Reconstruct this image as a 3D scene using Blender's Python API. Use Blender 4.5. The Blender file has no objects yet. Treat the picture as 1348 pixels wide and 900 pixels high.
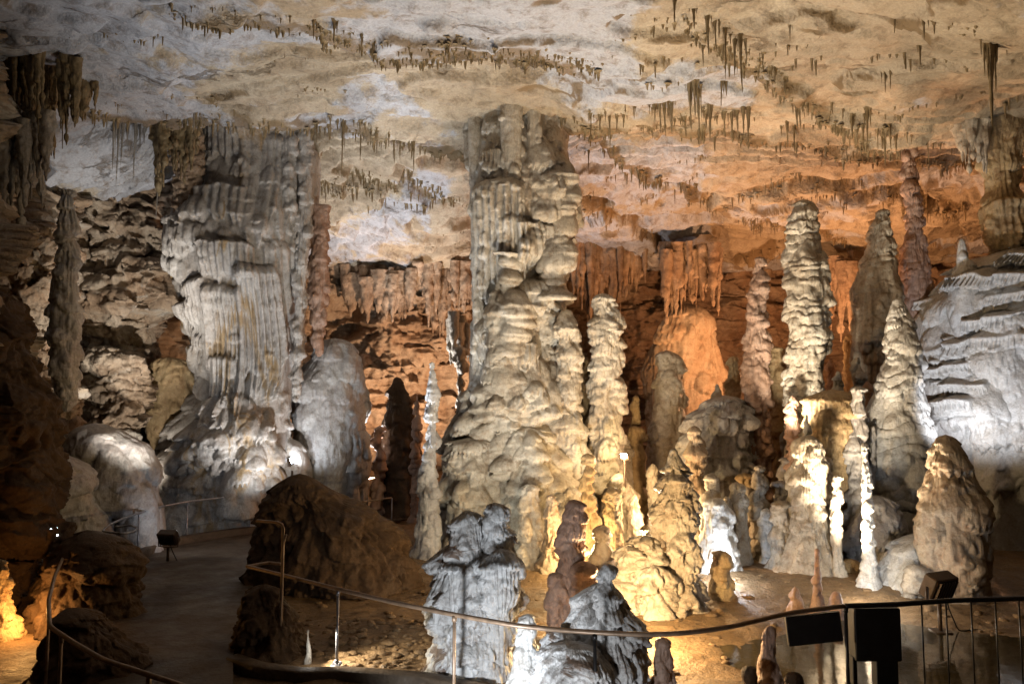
import bpy, math, random
import numpy as np
from mathutils import Vector

random.seed(7)
RNG = np.random.default_rng(11)
sc = bpy.context.scene
COL = sc.collection

# ------------------------------------------------------------------ camera model
LENS = 26.0
FPX = LENS / 36.0 * 1348.0
PITCH = math.radians(4.5)
CAMZ = 3.4
cp, sp = math.cos(PITCH), math.sin(PITCH)


def at(px, py, d):
    """the point at forward distance d (metres) seen at photo pixel px, py"""
    a = (px - 674.0) / FPX
    b = (450.0 - py) / FPX
    dy = cp - b * sp
    dz = sp + b * cp
    k = d / dy
    return (a * k, d, CAMZ + dz * k)


def ground_at(px, py, z=0.0):
    a = (px - 674.0) / FPX
    b = (450.0 - py) / FPX
    dy = cp - b * sp
    dz = sp + b * cp
    k = (z - CAMZ) / dz
    return (a * k, dy * k, z)


# ------------------------------------------------------------------ noise
def _h(ix, iy, iz, seed):
    n = (ix.astype(np.uint32) * np.uint32(374761393) + iy.astype(np.uint32) * np.uint32(668265263)
         + iz.astype(np.uint32) * np.uint32(2246822519) + np.uint32((seed * 3266489917) & 0xffffffff))
    n = (n ^ (n >> np.uint32(15))) * np.uint32(2246822519)
    n = (n ^ (n >> np.uint32(13))) * np.uint32(3266489917)
    n = n ^ (n >> np.uint32(16))
    return n.astype(np.float32) / np.float32(4294967295.0)


def vnoise(x, y, z, seed=0):
    x, y, z = np.broadcast_arrays(np.asarray(x, np.float32), np.asarray(y, np.float32), np.asarray(z, np.float32))
    fx, fy, fz = np.floor(x), np.floor(y), np.floor(z)
    ix, iy, iz = fx.astype(np.int64), fy.astype(np.int64), fz.astype(np.int64)
    ux, uy, uz = x - fx, y - fy, z - fz
    ux = ux * ux * ux * (ux * (ux * 6 - 15) + 10)
    uy = uy * uy * uy * (uy * (uy * 6 - 15) + 10)
    uz = uz * uz * uz * (uz * (uz * 6 - 15) + 10)

    def c(a, b, e):
        return _h((ix + a) & 0xffffffff, (iy + b) & 0xffffffff, (iz + e) & 0xffffffff, seed)
    x00 = c(0, 0, 0) * (1 - ux) + c(1, 0, 0) * ux
    x10 = c(0, 1, 0) * (1 - ux) + c(1, 1, 0) * ux
    x01 = c(0, 0, 1) * (1 - ux) + c(1, 0, 1) * ux
    x11 = c(0, 1, 1) * (1 - ux) + c(1, 1, 1) * ux
    return ((x00 * (1 - uy) + x10 * uy) * (1 - uz) + (x01 * (1 - uy) + x11 * uy) * uz) * 2 - 1


def fbm(x, y, z, octv=4, seed=0, gain=0.5):
    s, a, f, t = 0.0, 1.0, 1.0, 0.0
    for k in range(octv):
        s = s + a * vnoise(x * f, y * f, z * f, seed + k * 17)
        t += a
        a *= gain
        f *= 2.03
    return s / t


def ridged(x, y, z, octv=4, seed=0):
    s, a, f, t = 0.0, 1.0, 1.0, 0.0
    for k in range(octv):
        s = s + a * (1 - 2 * np.abs(vnoise(x * f, y * f, z * f, seed + k * 17)))
        t += a
        a *= 0.5
        f *= 2.03
    return s / t


def sst(a, b, x):
    t = np.clip((x - a) / (b - a), 0, 1)
    return t * t * (3 - 2 * t)


def facets(x, y, z, seed=0):
    """fractured rock: every random cell carries its own tilted flat face"""
    x, y, z = [np.asarray(v, np.float32) for v in np.broadcast_arrays(x, y, z)]
    fx, fy, fz = np.floor(x), np.floor(y), np.floor(z)
    best = np.full(x.shape, 1e9, np.float32)
    val = np.zeros(x.shape, np.float32)
    for a in (-1, 0, 1):
        for b in (-1, 0, 1):
            for c in (-1, 0, 1):
                ix, iy, iz = [(f + o).astype(np.int64) & 0xffffffff for f, o in ((fx, a), (fy, b), (fz, c))]
                h1, h2, h3 = _h(ix, iy, iz, seed), _h(ix, iy, iz, seed + 101), _h(ix, iy, iz, seed + 202)
                dx, dy, dz = x - (fx + a + h1), y - (fy + b + h2), z - (fz + c + h3)
                dd = dx * dx + dy * dy + dz * dz
                m = dd < best
                best = np.where(m, dd, best)
                g1 = _h(ix, iy, iz, seed + 303)
                v = (g1 - 0.5) * 1.1 + (h2 - 0.5) * 1.6 * dx + (h3 - 0.5) * 1.6 * dy + (h1 - 0.5) * 1.6 * dz
                val = np.where(m, v, val)
    return val


# ------------------------------------------------------------------ mesh helpers
def mesh_np(name, V, Fq, smooth=True):
    me = bpy.data.meshes.new(name)
    V = np.ascontiguousarray(V, np.float32)
    Fq = np.ascontiguousarray(Fq, np.int32)
    n, k = Fq.shape
    me.vertices.add(len(V))
    me.vertices.foreach_set('co', V.ravel())
    me.loops.add(n * k)
    me.loops.foreach_set('vertex_index', Fq.ravel())
    me.polygons.add(n)
    me.polygons.foreach_set('loop_start', np.arange(0, n * k, k, dtype=np.int32))
    try:
        me.polygons.foreach_set('loop_total', np.full(n, k, np.int32))
    except Exception:
        pass
    me.polygons.foreach_set('use_smooth', np.full(n, smooth, bool))
    me.update(calc_edges=True)
    me.validate()
    return me


def grid_faces(nr, nc, wrap=False, off=0):
    r = np.arange(nr - 1)[:, None]
    c = np.arange(nc if wrap else nc - 1)[None, :]
    c2 = (c + 1) % nc
    a = r * nc + c
    b = r * nc + c2
    d = (r + 1) * nc + c2
    e = (r + 1) * nc + c
    return np.stack([a, b, d, e], -1).reshape(-1, 4) + off


class MB:
    """collects quads of several shells that make up one body"""
    def __init__(s):
        s.V, s.F, s.n = [], [], 0

    def add(s, V, F):
        s.V.append(np.asarray(V, np.float32).reshape(-1, 3))
        s.F.append(np.asarray(F, np.int32) + s.n)
        s.n += len(s.V[-1])

    def tube(s, pts, r, seg=8, closed=False):
        P = np.array(pts, float)
        n = len(P)
        T = np.gradient(P, axis=0)
        T /= np.linalg.norm(T, axis=1)[:, None] + 1e-9
        up = np.array([0, 0, 1.0])
        rings = []
        rr = np.full(n, r) if np.isscalar(r) else np.array(r)
        prev = None
        for i in range(n):
            a = np.cross(T[i], up) if abs(T[i][2]) < 0.95 else np.cross(T[i], np.array([1.0, 0, 0]))
            a /= np.linalg.norm(a)
            if prev is not None:
                a2 = prev - T[i] * prev.dot(T[i])
                if np.linalg.norm(a2) > 0.2:
                    a = a2 / np.linalg.norm(a2)
            prev = a
            b = np.cross(T[i], a)
            th = np.linspace(0, 2 * np.pi, seg, endpoint=False)
            rings.append(P[i] + rr[i] * (np.cos(th)[:, None] * a + np.sin(th)[:, None] * b))
        R = np.array(rings)
        c0 = np.repeat(P[:1], seg, 0)[None]
        c1 = np.repeat(P[-1:], seg, 0)[None]
        R = np.concatenate([c0, R, c1], 0)
        s.add(R, grid_faces(n + 2, seg, True))

    def box(s, c, size, rot=None, taper=1.0, bev=0.0):
        x, y, z = [v / 2 for v in size]
        prof = [(-x, -y), (x, -y), (x, y), (-x, y)]
        if bev:
            prof = [(-x + bev, -y), (x - bev, -y), (x, -y + bev), (x, y - bev), (x - bev, y), (-x + bev, y), (-x, y - bev), (-x, -y + bev)]
        prof = np.array(prof)
        rows = []
        zs = [(-z, 0.0), (-z, 1 - bev / max(x, 1e-6) if bev else 1.0), (-z + bev, 1.0), (z - bev, 1.0), (z, 1 - bev / max(x, 1e-6) if bev else 1.0), (z, 0.0)]
        for zz, k in zs:
            tt = 1 + (taper - 1) * (zz + z) / (2 * z)
            rows.append(np.column_stack([prof * k * tt, np.full(len(prof), zz)]))
        R = np.array(rows).reshape(-1, 3)
        if rot is not None:
            R = R @ np.array(rot.to_3x3()).T
        s.add(R + np.array(c), grid_faces(6, len(prof), True))

    def build(s, name, mat, parent=None, smooth=True):
        me = mesh_np(name, np.concatenate(s.V), np.concatenate(s.F), smooth)
        o = bpy.data.objects.new(name, me)
        COL.objects.link(o)
        if mat:
            me.materials.append(mat)
        if parent:
            o.parent = parent
        return o


def tag(o, label=None, cat=None, group=None, kind=None):
    if label:
        o['label'] = label
    if cat:
        o['category'] = cat
    if group:
        o['group'] = group
    if kind:
        o['kind'] = kind
    return o


def empty(name, loc, label, cat, group=None):
    o = bpy.data.objects.new(name, None)
    o.empty_display_size = 0.2
    COL.objects.link(o)
    o.location = loc
    tag(o, label, cat, group)
    return o


def shift(o, parent):
    """mesh built in world space becomes a child of an unrotated empty"""
    o.parent = parent
    o.location = -Vector(parent.location)
    return o


def resample(pts, n):
    P = np.array(pts, float)
    s = np.r_[0, np.cumsum(np.linalg.norm(np.diff(P, axis=0), axis=1))]
    u = np.linspace(0, s[-1], n)
    q = np.column_stack([np.interp(u, s, P[:, i]) for i in range(P.shape[1])])
    for _ in range(max(2, n // 40)):
        q[1:-1] = 0.25 * q[:-2] + 0.5 * q[1:-1] + 0.25 * q[2:]
    return q


# ------------------------------------------------------------------ materials
def new_mat(name):
    m = bpy.data.materials.new(name)
    m.use_nodes = True
    nt = m.node_tree
    return m, nt, nt.nodes['Principled BSDF']


def ND(nt, t, **kw):
    n = nt.nodes.new(t)
    for k, v in kw.items():
        setattr(n, k, v)
    return n


def noise(nt, vec, scale, detail=6, rough=0.55, dist=0.0):
    n = ND(nt, 'ShaderNodeTexNoise')
    n.inputs['Scale'].default_value = scale
    n.inputs['Detail'].default_value = detail
    n.inputs['Roughness'].default_value = rough
    n.inputs['Distortion'].default_value = dist
    nt.links.new(vec, n.inputs['Vector'])
    return n.outputs['Fac']


def rampf(nt, fac, a, b):
    n = ND(nt, 'ShaderNodeMapRange')
    n.interpolation_type = 'SMOOTHSTEP'
    n.inputs['From Min'].default_value = a
    n.inputs['From Max'].default_value = b
    nt.links.new(fac, n.inputs['Value'])
    return n.outputs['Result']


def mixc(nt, fac, a, b, blend='MIX'):
    n = ND(nt, 'ShaderNodeMix', data_type='RGBA', blend_type=blend)
    if isinstance(fac, (int, float)):
        n.inputs[0].default_value = fac
    else:
        nt.links.new(fac, n.inputs[0])
    for i, v in ((6, a), (7, b)):
        if isinstance(v, tuple):
            n.inputs[i].default_value = (*v, 1)
        else:
            nt.links.new(v, n.inputs[i])
    return n.outputs[2]


def mul(nt, a, b, op='MULTIPLY'):
    n = ND(nt, 'ShaderNodeMath', operation=op)
    for i, v in ((0, a), (1, b)):
        if isinstance(v, (int, float)):
            n.inputs[i].default_value = v
        else:
            nt.links.new(v, n.inputs[i])
    return n.outputs[0]


def mapped(nt, scale=(1, 1, 1), loc=(0, 0, 0)):
    g = ND(nt, 'ShaderNodeNewGeometry')
    m = ND(nt, 'ShaderNodeMapping')
    m.inputs['Scale'].default_value = scale
    m.inputs['Location'].default_value = loc
    nt.links.new(g.outputs['Position'], m.inputs['Vector'])
    return m.outputs[0]


def rock(name, c1, c2, stain, scale=1.0, bump=0.5, rough=0.6, streak=0.5, patch=None, cracks=False, spec=0.4, grain=0.25, drip=0.0, deposit=None, pale=None):
    m, nt, b = new_mat(name)
    pos = mapped(nt)
    base = mixc(nt, rampf(nt, noise(nt, pos, 0.8 * scale, 7, 0.6, 0.6), 0.35, 0.65), c1, c2)
    if patch:
        pc, pscale, lo, hi = patch
        pv = mapped(nt, pscale, (3.1, 1.7, 0))
        base = mixc(nt, rampf(nt, noise(nt, pv, 1.0, 9, 0.62, 1.2), lo, hi), base, pc)
    if pale:
        pa = ND(nt, 'ShaderNodeAttribute', attribute_name='pale')
        pf = mul(nt, pa.outputs['Fac'], mul(nt, mul(nt, noise(nt, pos, 1.6, 8, 0.65), 0.5, 'SUBTRACT'), 0.9), 'ADD')
        base = mixc(nt, mul(nt, rampf(nt, pf, 0.50, 0.66), 0.92), base, pale)
    sv = mapped(nt, (3.2 * scale, 3.2 * scale, 0.35 * scale))
    st = mul(nt, rampf(nt, noise(nt, sv, 1.0, 5, 0.6, 0.4), 0.5, 0.75), streak)
    base = mixc(nt, st, base, stain)
    bl = mul(nt, rampf(nt, noise(nt, pos, 3.3 * scale, 9, 0.72, 0.4), 0.48, 0.66), 0.62)
    base = mixc(nt, bl, base, stain)
    gr = ND(nt, 'ShaderNodeMapRange')
    gr.inputs['From Min'].default_value = 0.3
    gr.inputs['From Max'].default_value = 0.7
    gr.inputs['To Min'].default_value = 1 - grain
    gr.inputs['To Max'].default_value = 1 + grain * 0.6
    nt.links.new(noise(nt, pos, 22, 8, 0.7), gr.inputs['Value'])
    comb = ND(nt, 'ShaderNodeCombineColor')
    for i in range(3):
        nt.links.new(gr.outputs[0], comb.inputs[i])
    base = mixc(nt, 1.0, base, comb.outputs[0], 'MULTIPLY')
    if deposit:
        an = ND(nt, 'ShaderNodeAttribute', attribute_name='deposit')
        dp = mul(nt, rampf(nt, mul(nt, an.outputs['Fac'], mul(nt, noise(nt, pos, 5.0, 8, 0.7), 0.5, 'SUBTRACT'), 'ADD'), 0.25, 0.75), 0.85)
        base = mixc(nt, dp, base, deposit)
    hgt = mul(nt, noise(nt, pos, 6.0, 9, 0.62), 1.0)
    hgt = mul(nt, hgt, mul(nt, noise(nt, pos, 28.0, 8, 0.65), 0.35), 'ADD')
    if drip:
        hgt = mul(nt, hgt, mul(nt, noise(nt, mapped(nt, (13, 13, 1.6)), 1.0, 5, 0.6, 0.5), drip), 'ADD')
    if cracks:
        vo = ND(nt, 'ShaderNodeTexVoronoi', feature='DISTANCE_TO_EDGE')
        vo.inputs['Scale'].default_value = 0.30
        wv = ND(nt, 'ShaderNodeVectorMath', operation='ADD')
        nn = ND(nt, 'ShaderNodeTexNoise')
        nn.inputs['Scale'].default_value = 1.3
        nn.inputs['Detail'].default_value = 8
        nn.inputs['Roughness'].default_value = 0.6
        nt.links.new(mapped(nt, (0.6, 1.2, 1)), nn.inputs['Vector'])
        sc_ = ND(nt, 'ShaderNodeVectorMath', operation='SCALE')
        sc_.inputs['Scale'].default_value = 2.6
        nt.links.new(nn.outputs['Color'], sc_.inputs[0])
        nt.links.new(mapped(nt, (0.55, 1.5, 1)), wv.inputs[0])
        nt.links.new(sc_.outputs[0], wv.inputs[1])
        nt.links.new(wv.outputs[0], vo.inputs['Vector'])
        gate = rampf(nt, noise(nt, pos, 0.45, 4), 0.53, 0.62)
        ln = ND(nt, 'ShaderNodeMapRange')
        ln.inputs['From Min'].default_value = 0.004
        ln.inputs['From Max'].default_value = 0.03
        ln.inputs['To Min'].default_value = 1
        ln.inputs['To Max'].default_value = 0
        nt.links.new(vo.outputs['Distance'], ln.inputs['Value'])
        cr = mul(nt, ln.outputs[0], gate)
        base = mixc(nt, mul(nt, cr, 0.6), base, (0.12, 0.08, 0.04))
        hgt = mul(nt, hgt, mul(nt, cr, 0.9), 'SUBTRACT')
    bp = ND(nt, 'ShaderNodeBump')
    bp.inputs['Strength'].default_value = bump
    bp.inputs['Distance'].default_value = 0.09
    nt.links.new(hgt, bp.inputs['Height'])
    nt.links.new(bp.outputs[0], b.inputs['Normal'])
    nt.links.new(base, b.inputs['Base Color'])
    rr = ND(nt, 'ShaderNodeMapRange')
    rr.inputs['From Min'].default_value = 0.3
    rr.inputs['From Max'].default_value = 0.7
    rr.inputs['To Min'].default_value = max(0.1, rough - 0.2)
    rr.inputs['To Max'].default_value = min(1, rough + 0.2)
    nt.links.new(noise(nt, pos, 2.2, 6), rr.inputs['Value'])
    nt.links.new(rr.outputs[0], b.inputs['Roughness'])
    b.inputs['Specular IOR Level'].default_value = spec
    return m


def plain(name, col, rough=0.5, metal=0.0, var=0.25, scale=9, bump=0.15):
    m, nt, b = new_mat(name)
    pos = mapped(nt)
    n = noise(nt, pos, scale, 7, 0.65)
    c = mixc(nt, rampf(nt, n, 0.35, 0.7), tuple(v * (1 - var) for v in col), tuple(min(1, v * (1 + var)) for v in col))
    nt.links.new(c, b.inputs['Base Color'])
    b.inputs['Metallic'].default_value = metal
    rr = ND(nt, 'ShaderNodeMapRange')
    rr.inputs['To Min'].default_value = max(0.08, rough - 0.15)
    rr.inputs['To Max'].default_value = min(1, rough + 0.15)
    nt.links.new(n, rr.inputs['Value'])
    nt.links.new(rr.outputs[0], b.inputs['Roughness'])
    bp = ND(nt, 'ShaderNodeBump')
    bp.inputs['Strength'].default_value = bump
    bp.inputs['Distance'].default_value = 0.01
    nt.links.new(noise(nt, pos, scale * 6, 6), bp.inputs['Height'])
    nt.links.new(bp.outputs[0], b.inputs['Normal'])
    return m


def emit(name, col, strength):
    m, nt, b = new_mat(name)
    b.inputs['Base Color'].default_value = (*col, 1)
    b.inputs['Emission Color'].default_value = (*col, 1)
    b.inputs['Emission Strength'].default_value = strength
    return m


M = {}
M['ceiling'] = rock('ceiling_limestone', (0.44, 0.365, 0.265), (0.34, 0.27, 0.185), (0.16, 0.11, 0.065), 0.9, 0.75, 0.7,
                    streak=0.25, pale=(0.42, 0.43, 0.465), cracks=True, deposit=(0.17, 0.11, 0.05))
M['wall'] = rock('wall_limestone', (0.44, 0.36, 0.27), (0.36, 0.25, 0.16), (0.14, 0.08, 0.042), 0.9, 0.8, 0.75,
                 streak=0.35, patch=((0.48, 0.44, 0.38), (0.12, 0.12, 0.5), 0.54, 0.62))
M['red'] = rock('red_clay_rock', (0.42, 0.32, 0.23), (0.32, 0.21, 0.13), (0.12, 0.065, 0.035), 1.0, 0.8, 0.7, streak=0.4)
M['grey'] = rock('grey_calcite', (0.47, 0.45, 0.42), (0.40, 0.37, 0.35), (0.24, 0.20, 0.17), 1.2, 0.45, 0.55, streak=0.5, drip=0.9)
M['cream'] = rock('cream_calcite', (0.53, 0.48, 0.40), (0.42, 0.355, 0.27), (0.20, 0.135, 0.08), 1.3, 0.5, 0.5, streak=0.6, drip=0.9)
M['ochre'] = rock('ochre_calcite', (0.50, 0.37, 0.20), (0.42, 0.29, 0.15), (0.22, 0.12, 0.05), 1.3, 0.55, 0.55, streak=0.6, drip=0.9)
M['white'] = rock('white_calcite', (0.66, 0.65, 0.62), (0.56, 0.54, 0.50), (0.34, 0.29, 0.23), 1.4, 0.5, 0.5, streak=0.35, drip=0.9)
M['pink'] = rock('rusty_calcite', (0.46, 0.31, 0.23), (0.40, 0.24, 0.16), (0.22, 0.11, 0.06), 1.6, 0.5, 0.5, streak=0.6, drip=0.9)
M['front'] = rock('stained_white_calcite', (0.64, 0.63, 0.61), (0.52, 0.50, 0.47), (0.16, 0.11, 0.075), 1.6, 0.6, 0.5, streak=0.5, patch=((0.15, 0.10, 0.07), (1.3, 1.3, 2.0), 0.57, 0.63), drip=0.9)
M['fluted'] = rock('fluted_grey_calcite', (0.49, 0.46, 0.42), (0.40, 0.36, 0.32), (0.20, 0.155, 0.11), 1.2, 0.5, 0.55, streak=0.6, patch=((0.36, 0.25, 0.13), (0.8, 0.8, 0.22), 0.55, 0.64), drip=0.9)
M['tan'] = rock('tan_calcite', (0.46, 0.38, 0.28), (0.40, 0.30, 0.20), (0.26, 0.15, 0.08), 1.2, 0.5, 0.5, streak=0.6, drip=0.9)
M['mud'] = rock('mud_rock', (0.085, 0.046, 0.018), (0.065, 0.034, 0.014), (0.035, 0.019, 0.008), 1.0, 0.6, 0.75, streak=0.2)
M['ground'] = rock('clay_ground', (0.28, 0.18, 0.09), (0.21, 0.13, 0.062), (0.11, 0.062, 0.028), 0.9, 0.9, 0.5, streak=0.0, grain=0.35)
M['tite'] = rock('stalactite_brown', (0.27, 0.20, 0.11), (0.20, 0.145, 0.075), (0.11, 0.075, 0.035), 2.0, 0.4, 0.6, streak=0.4)
M['tite_grey'] = rock('stalactite_grey', (0.34, 0.31, 0.27), (0.27, 0.23, 0.19), (0.14, 0.11, 0.08), 2.0, 0.4, 0.6, streak=0.5)
M['path'] = rock('walkway_concrete', (0.125, 0.090, 0.060), (0.090, 0.064, 0.042), (0.05, 0.033, 0.02), 0.7, 0.4, 0.58, streak=0.0, spec=0.3, patch=((0.055, 0.036, 0.022), (0.5, 0.5, 1), 0.5, 0.62))
M['rail'] = plain('brown_rail_paint', (0.27, 0.18, 0.115), 0.42, 0.3)
M['steel'] = plain('steel_post', (0.33, 0.33, 0.36), 0.35, 0.85)
M['dark'] = plain('black_metal', (0.018, 0.016, 0.015), 0.45, 0.2)
M['housing'] = plain('lamp_housing', (0.075, 0.048, 0.03), 0.5, 0.3)
M['boxrock'] = plain('brown_cover', (0.12, 0.065, 0.03), 0.7, 0.0)
m, nt, b = new_mat('pool_water')
b.inputs['Base Color'].default_value = (0.05, 0.04, 0.02, 1)
b.inputs['Roughness'].default_value = 0.04
b.inputs['Specular IOR Level'].default_value = 0.6
b.inputs['Alpha'].default_value = 0.75
bp = ND(nt, 'ShaderNodeBump')
bp.inputs['Strength'].default_value = 0.12
bp.inputs['Distance'].default_value = 0.02
nt.links.new(noise(nt, mapped(nt), 5, 4), bp.inputs['Height'])
nt.links.new(bp.outputs[0], b.inputs['Normal'])
M['water'] = m


# ------------------------------------------------------------------ ceiling
ZC = 10.2


def edge_line(pts):
    q = []
    for px, py in pts:
        d = 6.8 * FPX / (526.5 - py)
        x, y, z = at(px, py, d)
        q.append((x, y))
    q.sort()
    return np.array(q)


EDGE_C = edge_line([(-60, 40), (0, 62), (60, 105), (120, 130), (180, 142), (260, 150), (340, 146), (420, 155), (480, 163), (550, 184), (615, 192), (680, 176),
                    (760, 150), (850, 152), (900, 158), (1000, 172), (1100, 178), (1180, 182), (1250, 192), (1350, 200)])
EDGE_A = edge_line([(225, -12), (270, 6), (330, 20), (420, 30), (450, 45), (520, 66), (600, 60), (680, 66), (740, 82), (790, 84)])
EDGE_B = edge_line([(640, 116), (720, 116), (790, 112), (808, 95), (850, 82), (872, 66), (900, 54)])
EDGE_E = edge_line([(900, 18), (930, 45), (1010, 90), (1060, 118), (1140, 160), (1180, 170)])
EDGE_F = edge_line([(735, 180), (790, 196), (830, 222), (880, 240), (960, 262), (1040, 268), (1110, 292)])
EDGE_H = edge_line([(415, 236), (470, 230), (540, 236), (575, 244), (615, 250)])
EDGE_I = edge_line([(960, 246), (1040, 236), (1120, 240), (1200, 246), (1290, 250)])
EDGE_G = edge_line([(735, 236), (800, 262), (870, 300), (950, 310), (1040, 300)])


def step(x, y, E, h, w=0.12, fade=1.2):
    f = np.interp(x, E[:, 0], E[:, 1])
    inside = sst(E[0, 0] - 0.1, E[0, 0] + fade, x) * (1 - sst(E[-1, 0] - fade, E[-1, 0] + 0.1, x))
    s = y - f
    # a raised lip at the edge, a step behind it that dies out further back
    return inside * (h * sst(0, w, s) * (1 - 0.9 * sst(1.0, 5.0, s)) - 0.35 * h * np.exp(-(s / 0.35) ** 2) * (s < 0.0))


def Hc(x, y, fine=True):
    x = np.asarray(x, np.float32)
    y = np.asarray(y, np.float32)
    jx = 0.35 * fbm(x * 0.9, y * 0.9, 5.0, 4, 3)
    yj = y + jx
    z = ZC + 0.28 * fbm(x * 0.11, y * 0.13, 1.0, 3, 1)
    z = z - 1.2 * sst(9.0, 13.5, -x)
    z = z - 0.75 * np.exp(-((x - 8.8) ** 2 / 5.0 + (y - 11.2) ** 2 / 4.0))
    z = z - 0.25 * np.exp(-((x - 9.3) ** 2 / 3.0 + (y - 17.0) ** 2 / 3.0))
    mid = 1 - sst(-3.5, 2.0, x)
    z = z - (2.0 * mid + 0.7 * (1 - mid)) * sst(20.5, 31.0, y)
    z = z + 0.55 * np.exp(-((x + 6.9) ** 2 / 5.0 + (y - 20.2) ** 2 / 2.5))
    z = z + step(x, yj, EDGE_C, 0.6)
    z = z + step(x, yj, EDGE_A, 0.34)
    z = z - step(x, yj, EDGE_B, 0.12)
    z = z + step(x, yj, EDGE_E, 0.22)
    z = z + step(x, yj, EDGE_F, 0.3)
    z = z - step(x, yj, EDGE_G, 0.35)
    z = z - step(x, yj, EDGE_H, 0.2)
    z = z - step(x, yj, EDGE_I, 0.35)
    # bedded plates
    amt = 0.11 + 0.12 * sst(17.5, 21, y)
    t = 5.0 * fbm(x * 0.10, y * 0.24, 9.0, 5, 23) + 0.35 * y * sst(18, 22, y)
    fr = t - np.floor(t)
    z = z + amt * 2.2 * (sst(0.80, 0.97, fr) - fr)
    if fine:
        z = z + 0.15 * facets(x * 0.30 + 0.25 * vnoise(x * 0.6, y * 0.6, 0 * x, 35), y * 0.62, 0 * x + 0.5, 37) + 0.05 * facets(x * 1.0, y * 1.7, 0 * x + 0.5, 39)
        z = z + 0.06 * fbm(x * 0.8, y * 1.0, 2.0, 5, 31) + 0.04 * ridged(x * 2.2, y * 2.6, 4.0, 4, 41)
    return z


nx, ny = 820, 760
xs = np.linspace(-25, 25, nx, dtype=np.float32)
ys = np.concatenate([np.linspace(-7, 9, 90, endpoint=False), np.linspace(9, 38, ny - 90)]).astype(np.float32)
X, Y = np.meshgrid(xs, ys)
Zg = Hc(X, Y)
mb = MB()
mb.add(np.stack([X, Y, Zg], -1), grid_faces(ny, nx))
ceil_ob = tag(mb.build('cave_ceiling', M['ceiling']), kind='structure')
# brown mineral deposit that follows the dripping ledges
dep = np.zeros_like(X)
yj = Y + 0.35 * fbm(X * 0.9, Y * 0.9, 5.0, 4, 3)
for E, wd_ in ((EDGE_C, 0.30), (EDGE_A, 0.42), (EDGE_B, 0.10), (EDGE_E, 0.34), (EDGE_F, 0.30), (EDGE_G, 0.28), (EDGE_H, 0.13), (EDGE_I, 0.16)):
    f_ = np.interp(X, E[:, 0], E[:, 1])
    ins = sst(E[0, 0], E[0, 0] + 0.8, X) * (1 - sst(E[-1, 0] - 0.8, E[-1, 0], X))
    wv = wd_ * (0.5 + 1.1 * (0.5 + 0.5 * vnoise(X * 0.8, Y * 0.2, 0 * X, 301)))
    dep = np.maximum(dep, ins * np.exp(-np.clip(np.abs(yj - f_ + 0.1) / wv, 0, 6) ** 1.5))
tq = 5.0 * fbm(X * 0.10, Y * 0.24, 9.0, 5, 23) + 0.35 * Y * sst(18, 22, Y)
fq = tq - np.floor(tq)
dep = np.maximum(dep, np.exp(-((fq - 0.86) / 0.05) ** 2) * sst(-0.1, 0.35, vnoise(X * 0.6, Y * 0.8, 0 * X, 333)) * 0.85)
dep = np.clip(dep * (0.6 + 0.9 * fbm(X * 2.5, Y * 3.5, 0 * X, 4, 311) + 0.35), 0, 1)
pal = 0.5 + 1.1 * fbm(X * 0.20 + 3.1, Y * 0.34 + 1.7, 0 * X + 0.4, 4, 401) + 0.05 * (1 - sst(-4.0, 3.0, X)) - 0.06 * sst(2.0, 6.0, X) + 0.06 * sst(17.5, 19, Y) * (1 - sst(-3, 3, X))
at2 = ceil_ob.data.attributes.new('pale', 'FLOAT', 'POINT')
at2.data.foreach_set('value', np.clip(pal, 0, 1).astype(np.float32).ravel())
at_ = ceil_ob.data.attributes.new('deposit', 'FLOAT', 'POINT')
at_.data.foreach_set('value', dep.astype(np.float32).ravel())

# ------------------------------------------------------------------ ground
def Hg(x, y, fine=True):
    x = np.asarray(x, np.float32)
    y = np.asarray(y, np.float32)
    z = 0.10 * fbm(x * 0.25, y * 0.25, 0.5, 3, 5)
    z = z + 1.1 * sst(9.0, 16, -x - 0.0 * y) + 0.9 * sst(25.5, 31, y)
    # basin with shallow water at right front
    z = z - 0.22 * np.exp(-((x - 5.5) ** 2 / 5.0 + (y - 10.0) ** 2 / 2.2))
    # low bank in front of the right hand group
    z = z + 0.22 * sst(12.0, 14.0, y) * sst(2.8, 4.0, x)
    # walkway bed
    wl = (1 - sst(-3.4, -2.6, x - 0.0)) * (1 - sst(16.5, 18, y))
    z = z * (1 - 0.8 * wl) - 0.06 * wl
    if fine:
        z = z + (0.045 * fbm(x * 1.3, y * 1.3, 3.0, 5, 55) + 0.03 * ridged(x * 3.0, y * 3.0, 8.0, 4, 61)) * (1 - 0.6 * wl)
    return z


gx = np.linspace(-24, 24, 700, dtype=np.float32)
gy = np.concatenate([np.linspace(-7, 7, 60, endpoint=False), np.linspace(7, 20, 420, endpoint=False), np.linspace(20, 38, 120)]).astype(np.float32)
X, Y = np.meshgrid(gx, gy)
mb = MB()
mb.add(np.stack([X, Y, Hg(X, Y)], -1), grid_faces(len(gy), len(gx)))
tag(mb.build('ground', M['ground']), kind='structure')

# shallow water
mb = MB()
th = np.linspace(0, 2 * np.pi, 72, endpoint=False)
rows = []
for k in (0.0, 0.5, 1.0):
    r = 1 + 0.12 * np.sin(3 * th + 1) + 0.08 * np.sin(5 * th)
    rows.append(np.column_stack([5.6 + 3.0 * k * r * np.cos(th), 9.9 + 2.0 * k * r * np.sin(th), np.full(72, -0.055)]))
mb.add(np.array(rows), grid_faces(3, 72, True))
tag(mb.build('water', M['water']), kind='structure')

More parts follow.
